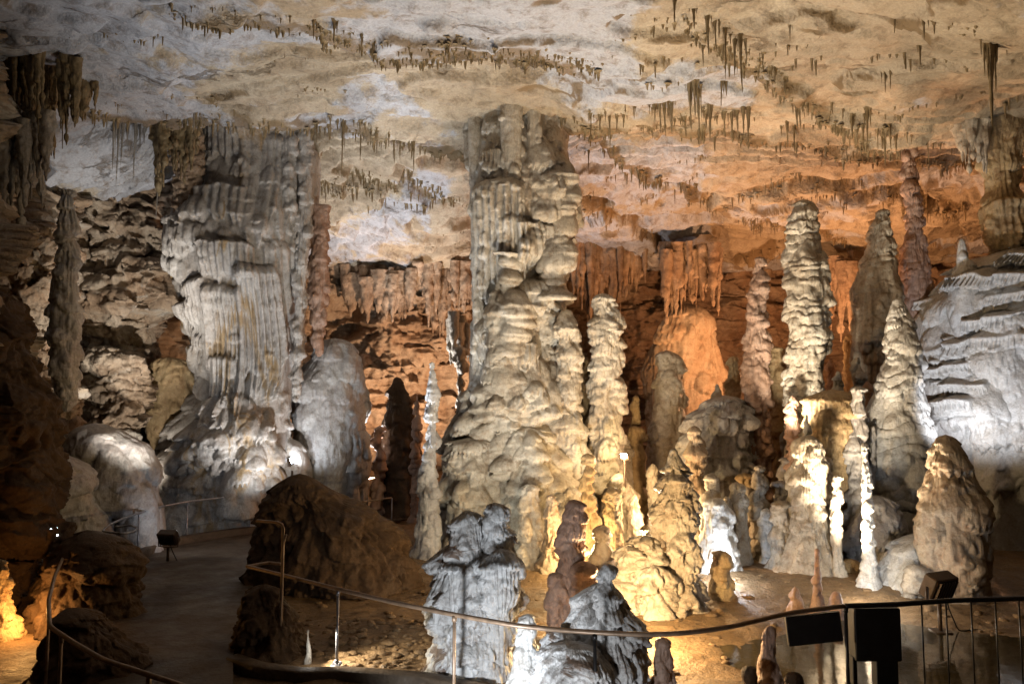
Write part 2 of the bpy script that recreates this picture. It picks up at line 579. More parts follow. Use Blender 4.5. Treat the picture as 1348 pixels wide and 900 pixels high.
# ------------------------------------------------------------------ cave wall
plan = [(-10.5, -7), (-9.8, 2), (-9.3, 8), (-9.4, 11.5), (-10.6, 14.5), (-12.4, 17.5), (-13.2, 20), (-13.2, 23), (-11.8, 26.0), (-8.2, 28.2), (-4.2, 28.6), (-1.5, 29.6), (1.5, 32), (5, 33.5),
        (9, 33), (14, 33), (19, 32), (20.5, 27), (17.5, 22), (15.5, 17), (14.5, 11), (13.5, 4), (13, -7)]
plan = np.array(plan, float)
seg = np.r_[0, np.cumsum(np.linalg.norm(np.diff(plan, axis=0), axis=1))]
su = np.linspace(0, seg[-1], 1500)
wx = np.interp(su, seg, plan[:, 0])
wy = np.interp(su, seg, plan[:, 1])
ker = np.exp(-np.linspace(-2, 2, 41) ** 2)
ker /= ker.sum()
wx = np.convolve(np.pad(wx, 20, 'edge'), ker, 'valid')
wy = np.convolve(np.pad(wy, 20, 'edge'), ker, 'valid')
tx, ty = np.gradient(wx), np.gradient(wy)
tl = np.hypot(tx, ty)
nxv, nyv = ty / tl, -tx / tl       # points into the hall
wz = np.linspace(-0.6, 11.6, 330)
WX, WZ = np.meshgrid(wx, wz)
WY, _ = np.meshgrid(wy, wz)
NX, _ = np.meshgrid(nxv, wz)
NY, _ = np.meshgrid(nyv, wz)
big = fbm(WX * 0.3, WY * 0.3, WZ * 0.35, 4, 71)
bed = WZ * 1.5 + 0.55 * fbm(WX * 0.35, WY * 0.35, WZ * 0.4, 4, 75)
bf = bed - np.floor(bed)
backw = sst(26.8, 28.4, WY) * (1 - sst(1.0, 4.0, WX))
bedamp = 0.5 + 0.5 * _h(np.floor(bed).astype(np.int64) & 0xffff, np.zeros_like(bed, dtype=np.int64), np.zeros_like(bed, dtype=np.int64), 4)
D = 1.35 * big + 0.32 * (1 - 0.8 * backw) * bedamp * (sst(0.0, 0.12, bf) * (1 - 0.55 * bf)) + backw * (0.45 * ridged(WX * 0.8, WY * 0.8, WZ * 0.22, 5, 91) + 0.55 * fbm(WX * 0.8, WY * 0.8, WZ * 0.8, 4, 95) + 0.16 * ridged(WX * 3.0, WY * 3.0, WZ * 0.5, 3, 97)) + 0.30 * ridged(WX * 0.9, WY * 0.9, WZ * 0.9, 5, 81) + 0.10 * fbm(WX * 3, WY * 3, WZ * 5, 4, 85)
wxn = WX + 0.5 * vnoise(WX * 0.7, WY * 0.7, WZ * 0.7, 151)
D = D + 0.55 * facets(wxn * 0.55, WY * 0.55, WZ * 0.9, 153) + 0.25 * facets(wxn * 1.5, WY * 1.5, WZ * 2.6, 155)
# hollows
for (hx, hy, hz, hr, hd) in ((-12.6, 24.2, 4.6, 1.5, 1.6), (2.6, 32.0, 3.4, 2.2, 2.5), (4.2, 33.0, 2.4, 2.0, 2.5), (-5.0, 28.4, 1.4, 1.6, 1.6), (-2.6, 29.0, 3.2, 0.9, 1.6), (-6.6, 28.4, 6.4, 1.4, 1.4), (11.5, 33, 4.6, 1.2, 2.2), (15, 33, 5.0, 2.2, 1.8)):
    D = D - hd * np.exp(-(((WX - hx) ** 2 + (WY - hy) ** 2) / (hr * hr) + (WZ - hz) ** 2 / (0.8 * hr * hr)))
mb = MB()
mb.add(np.stack([WX + NX * D, WY + NY * D, WZ], -1), grid_faces(len(wz), len(wx)))
wall = mb.build('cave_wall', M['wall'])
wall.data.materials.append(M['red'])
cxf = np.repeat(((wy > 27.2) & (wx > -9.8))[None, :-1], len(wz) - 1, 0).ravel().astype(np.int32)
wall.data.polygons.foreach_set('material_index', cxf)
tag(wall, kind='structure')


# ------------------------------------------------------------------ dripstone bodies
def body(mbd, outline, d, seed, kd=0.85, lobe=None, ring=None, flute=None, rough=0.05, drapes=(), hang=False, cap=True, res=1.0, foot=0.35, tilt=0.0, knob=0.45, crag=0.0, flare=0.3, terr=None):
    """one dripstone shell round an upright axis; outline rows are (photo y, left x, right x) at distance d"""
    rg = np.random.default_rng(seed)
    rows = []
    for py, xl, xr in outline:
        a, c = at(xl, py, d), at(xr, py, d)
        rows.append((a[2], (a[0] + c[0]) / 2, abs(c[0] - a[0]) / 2))
    rows.sort()
    R = np.array(rows)
    if not hang and R[0, 0] > -foot:
        R = np.vstack([[-foot, R[0, 1], R[0, 2] * 1.06], R])
    z0, z1 = R[0, 0], R[-1, 0]
    sp_ = max(0.012, d * 0.00155) / res
    nz = int(np.clip((z1 - z0) / sp_, 24, 620))
    rm = R[:, 2].max()
    nt_ = int(np.clip(2 * np.pi * rm / sp_, 28, 760))
    z = np.linspace(z0, z1, nz)
    cx = np.interp(z, R[:, 0], R[:, 1])
    r = np.interp(z, R[:, 0], R[:, 2])
    kk = max(3, int(nz * 0.035)) | 1
    w = np.hanning(kk + 2)[1:-1]
    w /= w.sum()
    cx = np.convolve(np.pad(cx, kk // 2, 'edge'), w, 'valid')
    r = np.convolve(np.pad(r, kk // 2, 'edge'), w, 'valid')
    if cap:
        rt = R[-1, 2] * 0.8
        t = np.clip((z1 - z) / max(rt, 1e-3), 0, 1)
        r = r * np.sqrt(np.clip(1 - (1 - t) ** 2, 0, 1))
    if hang:
        rt = R[0, 2] * 1.5
        t = np.clip((z - z0) / max(rt, 1e-3), 0, 1)
        r = r * np.sqrt(np.clip(1 - (1 - t) ** 2, 0, 1))
    th = np.linspace(0, 2 * np.pi, nt_, endpoint=False)
    TH, ZZ = np.meshgrid(th, z)
    RR = r[:, None]
    cyo = d + 0.12 * rm * np.sin(z * 1.3 + seed) + tilt * (z - z0)
    ct, st_ = np.cos(TH), np.sin(TH)
    bx = cx[:, None] + RR * ct
    by = cyo[:, None] + kd * RR * st_
    D = np.zeros_like(bx)
    drop = np.zeros_like(bx)
    if ring:
        spc, amp = ring
        ph = ZZ / spc + 0.55 * fbm(ct * 1.1, st_ * 1.1, ZZ * 0.5 / spc, 3, seed) * 2.0 + 0.4 * np.sin(ZZ * 1.7 / spc + seed)
        fr = ph - np.floor(ph)
        bulge = np.sqrt(np.clip(fr * 1.0, 0, 1)) * (1 - fr) ** 0.45 * 1.5
        aa = 0.55 + 0.75 * np.clip(fbm(ct * 1.5, st_ * 1.5, ZZ * 0.8 / spc, 3, seed + 9) + 0.3, -0.6, 1)
        D += amp * aa * (bulge - 0.6)
        drop += amp * 0.5 * (1 - fr)
    layers = [] if not lobe else (list(lobe) if isinstance(lobe[0], (tuple, list)) else [lobe])
    if knob:
        s_ = d / FPX
        sa, sb = 3.2 * s_, 8.5 * s_
        cnt = int(min(900, knob * (z1 - z0) * 2 * np.pi * r.mean() / (np.pi * (0.5 * (sa + sb)) ** 2)))
        layers.append((cnt, sa, sb, 0.55))
    for ly in layers:
        n, s0, s1, amp = ly[:4]
        L = np.zeros_like(bx)
        for k in range(n):
            if len(ly) > 4:
                q_ = at(rg.uniform(ly[4], ly[5]), rg.uniform(ly[6], ly[7]), d)
                zc = q_[2]
                i_ = int(np.clip(np.searchsorted(z, zc), 0, nz - 1))
                t0 = 2 * np.pi - math.acos(float(np.clip((q_[0] - cx[i_]) / max(r[i_], 0.01), -1, 1)))
            else:
                t0 = rg.uniform(0, 2 * np.pi)
                zc = z0 + (z1 - z0) * rg.uniform(0, 1)
            s = s0 + (s1 - s0) * rg.uniform(0, 1) ** 1.5
            hu, hl = s * rg.uniform(0.9, 2.2), s * rg.uniform(0.3, 0.7)
            i0, i1 = np.searchsorted(z, zc - hl * 1.6), np.searchsorted(z, zc + hu)
            if i1 <= i0:
                continue
            ri = np.arange(i0, min(i1, nz))
            rloc = max(r[ri].mean(), 0.02)
            dth = (th - t0 + np.pi) % (2 * np.pi) - np.pi
            ci = np.where(np.abs(dth) * rloc < s)[0]
            if len(ci) == 0:
                continue
            ds = dth[ci] * rloc
            frn = 1.0 + 0.5 * np.sin(ds * (9 / s0) + k) * rg.uniform(0, 1)
            zz = z[ri][:, None] - zc
            v = np.where(zz > 0, zz / hu, -zz / (hl * frn[None, :]))
            q = 1 - (ds[None, :] / s) ** 2 - v * v
            bb = amp * s * np.clip(q, 0, 1) ** 0.42 * rg.uniform(0.5, 1.2)
            sub = L[np.ix_(ri, ci)]
            L[np.ix_(ri, ci)] = np.maximum(sub, bb + 0.3 * sub * (bb > 0))
        D += L - 0.3 * amp * (s0 + s1) / 2 * (len(ly) == 4)
        drop += 0.35 * L
    if flute:
        amp, wl = flute
        k = np.round(2 * np.pi * rm / wl)
        wob = 1.6 * fbm(ct * 1.3, st_ * 1.3, ZZ * 0.25, 3, seed + 3)
        f1 = np.abs(np.sin(0.5 * k * TH + wob * 2))
        f2 = np.abs(np.sin(1.0 * k * TH + wob * 3.1 + 1))
        mask = sst(-0.25, 0.25, fbm(ct * 1.0, st_ * 1.0, ZZ * 0.5, 3, seed + 5))
        D += amp * mask * (0.7 * f1 + 0.3 * f2 - 0.6)
    for (xl, xr, yt, yb, amp, nfl) in drapes:
        a, c = at(xl, yt, d), at(xr, yb, d)
        xc, hw, zt, zb = (a[0] + c[0]) / 2, abs(c[0] - a[0]) / 2, a[2], c[2]
        u = (bx - xc) / hw
        # the top lip sags and wanders, the lower hem is ragged
        zl = zt - 0.22 * hw * u * u + 0.10 * hw * vnoise(bx * 3 / hw, 0 * bx, 0 * bx, seed + 7)
        t = (zl - ZZ) / (zt - zb)
        hem = 1 - 0.28 * np.abs(vnoise(bx * nfl / hw * 0.5, 0 * bx + 3, 0 * bx, seed + 11))
        acr = np.clip(1 - np.abs(u) ** 4, 0, 1) ** 0.5
        ver = np.sqrt(np.clip(t / 0.07, 0, 1)) * sst(0, 0.03, hem - t) * (1 - 0.35 * np.clip(t, 0, 1))
        fl = np.abs(np.sin(u * nfl * 1.57 + 0.7 * vnoise(bx * 2 / hw, ZZ * 0.2, 0 * bx, seed + 13)))
        fl = fl ** 0.6
        fl2 = vnoise(bx * nfl / hw * 1.5, ZZ * 0.3, 0 * bx, seed + 15)
        on = (st_ < 0.25) * 1.0
        D += on * amp * acr * ver * (1 - (0.55 * (1 - fl) + 0.12 * fl2) * sst(0.02, 0.12, t))
    sc0 = 1.0 / max(rm, 0.08)
    D += rough * rm * 2.0 * fbm(bx * 1.3 * sc0, by * 1.3 * sc0, ZZ * 0.9 * sc0, 4, seed + 21)
    D += rough * rm * 0.9 * ridged(bx * 3.1 * sc0, by * 3.1 * sc0, ZZ * 1.6 * sc0, 4, seed + 22)
    D += rough * 0.45 * fbm(bx * 7, by * 7, ZZ * 6, 4, seed + 23)
    if terr:
        spc, amp, ya, yb_ = terr
        za, zb_ = at(674, yb_, d)[2], at(674, ya, d)[2]
        sarc = TH * rm
        fidx = sarc / 0.13 + 0.5 * vnoise(sarc * 2, 0 * ZZ, ZZ * 0.8, seed + 73)
        tooth = np.abs(np.sin(np.pi * fidx))
        rag = 0.16 * vnoise(np.floor(fidx), 0 * ZZ, 0 * ZZ + 0.5, seed + 71) + 0.10 * vnoise(sarc * 3.1, 0 * ZZ, ZZ * 0.7, seed + 75)
        ph = ZZ / spc + 0.30 * vnoise(sarc * 0.5, 0 * ZZ, ZZ * 0.9, seed + 77) + 0.22 * vnoise(sarc * 1.6, 0 * ZZ, ZZ * 0.9, seed + 79)
        ph = ph + 0.22 * _h(np.floor(sarc * 0.8 + 0.4 * vnoise(sarc * 2, 0 * ZZ, ZZ, seed + 72)).astype(np.int64) & 0xffff, np.zeros(ZZ.shape, np.int64), np.zeros(ZZ.shape, np.int64), seed)
        tier = np.floor(ph)
        fr = ph - tier
        vis = 0.05 + 0.95 * sst(-0.2, 0.2, vnoise(sarc * 0.7, 0 * ZZ, tier * 1.7, seed + 81))
        hemm = 0.16 + rag
        face = sst(hemm, hemm + 0.05, fr) * (1 - sst(0.70, 1.0, fr))
        lipp = 0.25 * np.exp(-((fr - 0.68) / 0.10) ** 2)
        cut = 0.6 * (1 - tooth ** 0.6) * (1 - sst(0.52, 0.68, fr))
        msk = sst(za, za + 0.3, ZZ) * (1 - sst(zb_ - 0.3, zb_, ZZ))
        D += msk * amp * vis * (face * (0.8 - cut) + lipp - 0.25)
    if crag:
        sx_ = bx + 0.25 * rm * vnoise(bx * 1.2 * sc0, by * 1.2 * sc0, ZZ * 1.2 * sc0, seed + 51)
        D += crag * rm * facets(sx_ * 2.0 * sc0, by * 2.0 * sc0, ZZ * 2.9 * sc0, seed + 41)
        D += crag * rm * 0.28 * facets(sx_ * 5.0 * sc0, by * 5.0 * sc0, ZZ * 8.0 * sc0, seed + 43)
    if flare and not hang:
        D += flare * np.minimum(RR, 0.6) * np.exp(-np.clip(ZZ + 0.02, 0, 9) / 0.16) * (0.6 + 0.8 * (0.5 + 0.5 * vnoise(ct * 2.5, st_ * 2.5, 0 * ZZ, seed + 61)))
    lim = np.clip(RR * 0.9, 0, None)
    D = np.clip(D, -lim * 0.75, None)
    shrink = np.clip(RR / (0.25 * rm + 1e-6), 0, 1)
    D = D * shrink
    V = np.stack([bx + D * ct, by + D * st_, ZZ - drop * shrink * 0.6], -1)
    if not hang:
        pass
    mbd.add(V, grid_faces(nz, nt_, True))


def formation(name, label, cat, mat, d, outline, seed, group=None, extra=(), **kw):
    mb = MB()
    body(mb, outline, d, seed, **kw)
    for i, e in enumerate(extra):
        ek = dict(kw)
        ek['drapes'] = ()
        dd, ol, kk = e
        ek.update(kk)
        body(mb, ol, dd, seed + 31 + i, **ek)
    # origin at the foot
    V = np.concatenate(mb.V)
    cx, cy = V[:, 0].mean(), d
    base = min(0.0, float(V[:, 2].min())) if V[:, 2].min() < 0.3 else float(V[:, 2].max())
    mb.V = [V - np.array([cx, cy, base], np.float32)]
    mb.F = [np.concatenate(mb.F)]
    o = mb.build(name, mat)
    o.location = (cx, cy, base)
    tag(o, label, cat, group)
    return o


# ---- the two great columns
formation('dripstone_column', 'massive cream column of stacked flowstone joining floor and ceiling in the middle of the hall', 'column', M['cream'], 18.0,
          [(120, 612, 752), (160, 614, 752), (200, 618, 748), (240, 622, 746), (300, 624, 740), (350, 625, 732), (400, 626, 732), (450, 622, 736), (500, 620, 738),
           (540, 610, 740), (580, 596, 744), (630, 582, 748), (680, 578, 752), (715, 574, 758)], 101,
          lobe=[(46, 0.16, 0.38, 0.85, 694, 748, 225, 420), (80, 0.14, 0.40, 0.85, 640, 748, 395, 560), (190, 0.08, 0.28, 1.15, 576, 756, 520, 660), (110, 0.1, 0.3, 0.9, 600, 756, 600, 715), (8, 0.2, 0.4, 0.4, 612, 700, 165, 250)], rough=0.03, kd=0.8, knob=0.30,
          extra=[(17.55, [(95, 612, 633), (250, 618, 636), (440, 622, 640), (560, 618, 642)], dict(cap=False, hang=True, lobe=None, knob=0.05)),
                 (17.05, [(85, 690, 712), (300, 698, 714), (330, 700, 712)], dict(cap=False, hang=True, lobe=None, knob=0.1, flute=(0.03, 0.09))),
                 (16.98, [(85, 655, 690), (215, 660, 688), (250, 664, 684)], dict(cap=False, hang=True, lobe=None, knob=0.1, flute=(0.03, 0.1))),
                 (17.3, [(232, 730, 757), (270, 726, 756), (330, 728, 748), (395, 730, 742)], dict(hang=True, knob=0.5)),
                 (17.05, [(330, 655, 668), (400, 652, 672), (520, 648, 676), (560, 652, 672)], dict(cap=True, hang=True, knob=0.4)),
                 (16.75, [(560, 672, 706), (600, 664, 724), (650, 662, 734), (715, 656, 744)], dict(knob=0.5, cap=True)),
                 (16.9, [(575, 600, 640), (620, 590, 650), (715, 584, 660)], dict(knob=0.3, cap=True))],
          drapes=[(628, 690, 250, 425, 0.30, 9), (636, 668, 212, 246, 0.2, 7), (662, 694, 300, 420, 0.16, 4), (712, 752, 240, 330, 0.26, 6),
                  (680, 716, 305, 352, 0.26, 6), (690, 730, 372, 412, 0.22, 7), (655, 704, 448, 488, 0.2, 7)], cap=False)

formation('dripstone_column', 'grey fluted column with long straight draperies and a bulging foot, behind the curved path railing', 'column', M['fluted'], 20.5,
          [(120, 280, 412), (152, 278, 411), (200, 268, 411), (240, 250, 411), (290, 238, 411), (320, 234, 409), (360, 241, 402), (400, 248, 396), (450, 258, 388),
           (500, 270, 380), (535, 274, 380), (565, 256, 382), (600, 236, 384), (650, 214, 386), (705, 202, 388)], 102,
          lobe=[(60, 0.25, 0.6, 0.9, 200, 386, 560, 700), (90, 0.12, 0.28, 1.0, 200, 386, 530, 700), (24, 0.2, 0.4, 0.5, 238, 290, 280, 520), (14, 0.2, 0.4, 0.4, 280, 410, 160, 330)], rough=0.03, kd=0.8, knob=0.12,
          drapes=[(338, 382, 178, 345, 0.16, 4), (366, 412, 190, 330, 0.20, 6), (280, 345, 176, 232, 0.22, 9), (250, 345, 256, 308, 0.32, 9), (262, 300, 310, 350, 0.15, 5),
                  (236, 268, 296, 372, 0.22, 6), (292, 358, 330, 385, 0.32, 9), (334, 374, 360, 532, 0.42, 9), (298, 336, 384, 552, 0.38, 9), (272, 304, 376, 505, 0.32, 8), (236, 268, 400, 475, 0.3, 7),
                  (368, 398, 330, 510, 0.18, 5), (252, 278, 455, 540, 0.2, 4), (302, 326, 470, 560, 0.22, 4)], cap=False,
          extra=[(19.55, [(95, 366, 390), (250, 370, 392), (330, 374, 388), (345, 376, 386)], dict(cap=False, hang=True, lobe=(26, 0.06, 0.2, 0.5), knob=0.3, rough=0.07, flute=(0.04, 0.1))),
                 (19.70, [(95, 386, 413), (260, 390, 412), (330, 388, 408), (420, 386, 400), (530, 384, 394)], dict(cap=False, hang=True, lobe=(40, 0.06, 0.2, 0.6), knob=0.4, rough=0.07, flute=(0.05, 0.12))),
                 (19.45, [(302, 300, 350), (330, 292, 362), (350, 296, 352)], dict(cap=True, hang=True, lobe=(12, 0.1, 0.3, 0.6), knob=0.3)),
                 (19.85, [(548, 282, 340), (590, 262, 366), (650, 262, 372), (705, 256, 376)], dict(lobe=(50, 0.12, 0.4, 0.8), knob=0.2)),
                 (19.75, [(590, 214, 262), (640, 200, 280), (705, 194, 290)], dict(lobe=(40, 0.14, 0.45, 0.7), knob=0.15))])

formation('dripstone_mound', 'tall grey rounded mound with a domed top between the two big columns', 'mound', M['grey'], 21.4,
          [(445, 424, 458), (470, 410, 472), (500, 388, 479), (540, 385, 484), (580, 386, 480), (620, 390, 474), (660, 393, 470), (700, 395, 470)], 103,
          lobe=(40, 0.25, 0.5, 0.3), flute=(0.05, 0.2), rough=0.06, knob=0.12, extra=[(21.2, [(560, 440, 484), (590, 452, 486), (640, 450, 480), (695, 448, 478)], {})])

formation('dripstone_column', 'thin pinkish column with ragged drips touching the right side of the grey fluted column', 'column', M['pink'], 20.4,
          [(270, 412, 434), (290, 413, 432), (330, 409, 431), (380, 406, 433), (420, 410, 427), (470, 415, 423)], 104, hang=True, cap=False,
          lobe=(70, 0.1, 0.22, 0.5), flute=(0.05, 0.12), rough=0.06)

# ---- left side
formation('rock_outcrop', 'pale broken limestone block with layered beds beside the grey fluted column', 'rock', M['wall'], 21.5,
          [(246, 102, 140), (262, 96, 168), (290, 92, 198), (320, 90, 225), (350, 88, 243), (395, 84, 250), (430, 90, 214), (480, 96, 202), (540, 104, 196), (600, 108, 192), (690, 100, 200)], 110,
          ring=(0.6, 0.14), lobe=None, rough=0.10, kd=0.6, crag=0.24, knob=0.1)
formation('rock_outcrop', 'slanting pale ledge of rock hanging under the ceiling above the broken limestone block', 'rock', M['wall'], 22.5,
          [(196, 66, 150), (214, 64, 205), (236, 72, 240), (262, 110, 262), (300, 160, 268), (335, 205, 262)], 111, ring=(0.4, 0.2), rough=0.10, kd=0.5, hang=True, cap=True, crag=0.16, knob=0.1)
formation('dripstone_curtain', 'yellow-brown hanging flowstone curtain low between the pale block and the grey column', 'flowstone', M['ochre'], 20.8,
          [(470, 200, 250), (500, 194, 262), (560, 192, 264), (590, 200, 256), (640, 205, 250)], 112, flute=(0.10, 0.22), rough=0.06, kd=0.5, foot=0.3)
formation('dripstone_curtain', 'narrow grey hanging column with a fluted skirt in front of the left wall', 'flowstone', M['grey'], 15.0,
          [(250, 84, 97), (290, 80, 98), (330, 76, 99), (380, 68, 101), (420, 66, 103), (460, 68, 104), (510, 72, 102), (542, 78, 98)], 113, hang=True, cap=False,
          flute=(0.07, 0.12), lobe=(50, 0.1, 0.2, 0.5), rough=0.06)
formation('dripstone_mound', 'smooth grey mound at the foot of the left wall above the floodlights', 'mound', M['grey'], 16.8,
          [(556, 112, 146), (585, 104, 190), (615, 98, 205), (650, 96, 206), (700, 92, 206), (725, 92, 206)], 114, lobe=(26, 0.4, 0.8, 0.4), rough=0.06, knob=0.12)
formation('dripstone_mound', 'dark grey flank of rock rising beside the left wall mound', 'mound', M['grey'], 15.6,
          [(590, 30, 80), (620, 20, 108), (660, 15, 122), (720, 10, 126), (740, 10, 128)], 115, lobe=(20, 0.4, 0.8, 0.4), rough=0.1)
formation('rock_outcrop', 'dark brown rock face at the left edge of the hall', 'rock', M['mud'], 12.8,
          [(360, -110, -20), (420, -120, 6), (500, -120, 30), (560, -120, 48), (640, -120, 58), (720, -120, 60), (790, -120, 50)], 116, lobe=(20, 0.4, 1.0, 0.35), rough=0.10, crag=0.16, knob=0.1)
formation('rock_outcrop', 'pale craggy ledge on the left wall behind the narrow grey hanging column', 'rock', M['wall'], 17.2,
          [(285, 0, 60), (305, -10, 104), (350, -20, 100), (400, -30, 88), (460, -30, 76), (520, -30, 92), (600, -30, 100), (730, -30, 110)], 122, ring=(0.5, 0.2), lobe=None, rough=0.1, kd=0.6, crag=0.2, knob=0.1)
formation('rock_outcrop', 'broken lower ledge of pale rock beside the yellow-brown curtain', 'rock', M['wall'], 19.6,
          [(455, 120, 160), (470, 112, 190), (520, 108, 196), (560, 112, 178), (620, 108, 180), (690, 104, 190)], 123, ring=(0.3, 0.12), lobe=None, rough=0.1, kd=0.6, crag=0.2, knob=0.1)
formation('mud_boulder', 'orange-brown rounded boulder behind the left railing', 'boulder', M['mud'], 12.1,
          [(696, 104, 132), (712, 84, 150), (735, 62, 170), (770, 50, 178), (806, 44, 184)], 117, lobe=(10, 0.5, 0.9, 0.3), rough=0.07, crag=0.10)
formation('stalagmite', 'glowing orange stalagmite cut off by the left edge of the picture', 'stalagmite', M['ochre'], 11.2,
          [(735, -8, 6), (760, -14, 10), (790, -20, 14), (822, -30, 26)], 118, ring=(0.1, 0.03), lobe=(30, 0.05, 0.12, 0.5), rough=0.06)
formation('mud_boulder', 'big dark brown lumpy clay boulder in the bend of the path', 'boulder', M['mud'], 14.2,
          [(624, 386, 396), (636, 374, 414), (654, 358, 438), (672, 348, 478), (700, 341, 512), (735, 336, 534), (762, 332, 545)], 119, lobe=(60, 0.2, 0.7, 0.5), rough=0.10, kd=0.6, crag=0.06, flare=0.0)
formation('mud_boulder', 'dark rough clay block beside the tall bent rail post', 'boulder', M['mud'], 10.3,
          [(770, 330, 360), (800, 316, 385), (840, 310, 400), (872, 306, 408)], 120, lobe=(14, 0.1, 0.3, 0.5), rough=0.1, kd=0.6, crag=0.12, knob=0.2)
formation('mud_boulder', 'low dark clay rock beside the left front railing', 'boulder', M['mud'], 9.4,
          [(800, 70, 110), (830, 62, 150), (868, 58, 170), (882, 58, 172)], 121, lobe=(14, 0.15, 0.4, 0.4), rough=0.1, crag=0.1)

# ---- front group
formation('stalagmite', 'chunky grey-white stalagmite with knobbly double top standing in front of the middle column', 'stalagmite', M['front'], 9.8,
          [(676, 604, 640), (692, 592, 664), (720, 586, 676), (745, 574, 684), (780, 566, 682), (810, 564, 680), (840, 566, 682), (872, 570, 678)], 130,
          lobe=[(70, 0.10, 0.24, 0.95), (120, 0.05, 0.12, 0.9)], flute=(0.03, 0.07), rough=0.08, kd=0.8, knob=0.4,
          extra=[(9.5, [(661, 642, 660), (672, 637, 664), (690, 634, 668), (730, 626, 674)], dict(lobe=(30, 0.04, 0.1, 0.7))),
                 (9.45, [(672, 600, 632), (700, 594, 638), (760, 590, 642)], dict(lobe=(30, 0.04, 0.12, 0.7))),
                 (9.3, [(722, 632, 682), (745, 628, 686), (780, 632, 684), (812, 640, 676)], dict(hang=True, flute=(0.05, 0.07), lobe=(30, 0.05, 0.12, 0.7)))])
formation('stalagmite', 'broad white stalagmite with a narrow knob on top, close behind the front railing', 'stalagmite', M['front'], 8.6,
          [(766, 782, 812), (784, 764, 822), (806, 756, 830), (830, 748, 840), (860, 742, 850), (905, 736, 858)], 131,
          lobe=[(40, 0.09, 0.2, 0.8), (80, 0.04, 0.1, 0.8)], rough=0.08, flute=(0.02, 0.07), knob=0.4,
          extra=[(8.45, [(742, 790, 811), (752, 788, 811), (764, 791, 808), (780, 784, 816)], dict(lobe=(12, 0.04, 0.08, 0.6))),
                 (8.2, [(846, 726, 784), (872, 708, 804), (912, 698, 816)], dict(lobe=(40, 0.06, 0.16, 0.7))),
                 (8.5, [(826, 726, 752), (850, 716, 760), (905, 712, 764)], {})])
formation('stalagmite', 'slim banded brown-and-white stalagmite rising behind the broad white one', 'stalagmite', M['pink'], 10.4,
          [(657, 746, 764), (680, 743, 768), (715, 741, 770), (745, 732, 774), (790, 728, 782), (846, 724, 786)], 132, lobe=(90, 0.05, 0.14, 0.7), rough=0.06,
          extra=[(10.3, [(752, 728, 748), (790, 724, 750), (846, 722, 752)], {}), (10.15, [(738, 754, 780), (770, 756, 780), (800, 758, 776)], {'hang': True})])
formation('stalagmite', 'small ringed white stalagmite in front of the chunky grey-white one', 'stalagmite', M['white'], 8.6,
          [(808, 686, 704), (840, 681, 706), (870, 677, 712), (905, 666, 722)], 133, ring=(0.085, 0.035), rough=0.05)
formation('stalagmite', 'short pink-white stub of stalagmite right of the broad white one', 'stalagmite', M['pink'], 8.6,
          [(838, 862, 882), (870, 860, 884), (910, 857, 888)], 134, lobe=(20, 0.05, 0.1, 0.5), rough=0.06)
formation('stalagmite', 'thin dark stalagmite with water marks rising from the clay floor behind the railing panel', 'stalagmite', M['pink'], 9.0,
          [(822, 1003, 1020), (850, 1001, 1022), (897, 998, 1026)], 135, rough=0.10, knob=0.12, flare=0.6, lobe=None)
formation('stalagmite', 'slender brown stake-like stalagmite standing in shallow water', 'stalagmite', M['pink'], 12.1,
          [(721, 1071, 1080), (760, 1071, 1080), (800, 1068, 1084)], 136, rough=0.10, knob=0.12, flare=0.6, lobe=None)
formation('stalagmite', 'short brown stump beside the slender stake-like stalagmite, right of it', 'stalagmite', M['pink'], 12.1, [(777, 1094, 1106), (800, 1092, 1109)], 137, rough=0.10, knob=0.12, flare=0.6, lobe=None)
formation('stalagmite', 'short brown stump left of the slender stake-like stalagmite', 'stalagmite', M['pink'], 12.3, [(772, 1042, 1053), (796, 1040, 1056)], 138, rough=0.10, knob=0.12, flare=0.6, lobe=None)
formation('stalagmite', 'black stub at the bottom edge left of the thin dark stalagmite', 'stalagmite', M['mud'], 8.7, [(876, 980, 996), (906, 978, 998)], 139, rough=0.10, knob=0.12, flare=0.6, lobe=None)
formation('stalagmite', 'black stub at the bottom edge right of the thin dark stalagmite', 'stalagmite', M['mud'], 8.7, [(884, 1039, 1056), (908, 1037, 1058)], 140, rough=0.10, knob=0.12, flare=0.6, lobe=None)

# ---- glowing middle group
formation('stalagmite', 'bright yellow stalagmite with a pointed tip glowing in the lamplight', 'stalagmite', M['cream'], 12.5,
          [(590, 886, 889), (608, 884, 892), (620, 878, 904), (634, 870, 914), (665, 867, 921), (690, 869, 920), (715, 876, 916), (750, 868, 918), (793, 860, 926)], 150,
          lobe=[(60, 0.08, 0.2, 0.9), (80, 0.04, 0.1, 0.9)], ring=(0.42, 0.07), crag=0.08, flute=(0.03, 0.1), rough=0.06)
formation('dripstone_mound', 'low heap of yellow flowstone lumps left of the bright yellow stalagmite', 'mound', M['cream'], 12.7,
          [(738, 818, 876), (756, 806, 884), (790, 798, 890)], 151, lobe=[(50, 0.08, 0.2, 1.0)], rough=0.12, kd=0.9, crag=0.14, knob=0.5,
          extra=[(12.5, [(704, 838, 858), (716, 832, 866), (760, 830, 870)], {}), (12.4, [(718, 816, 836), (732, 810, 842), (770, 808, 846)], {}), (12.2, [(744, 846, 874), (758, 842, 880), (800, 840, 882)], {}),
                 (12.3, [(760, 800, 822), (772, 796, 828), (798, 794, 830)], {})])
formation('stalagmite', 'squat peg-like ochre stalagmite in front of the white-lit one', 'stalagmite', M['ochre'], 12.9,
          [(724, 940, 958), (745, 936, 963), (786, 936, 964)], 152, rough=0.06, lobe=(20, 0.06, 0.12, 0.4))
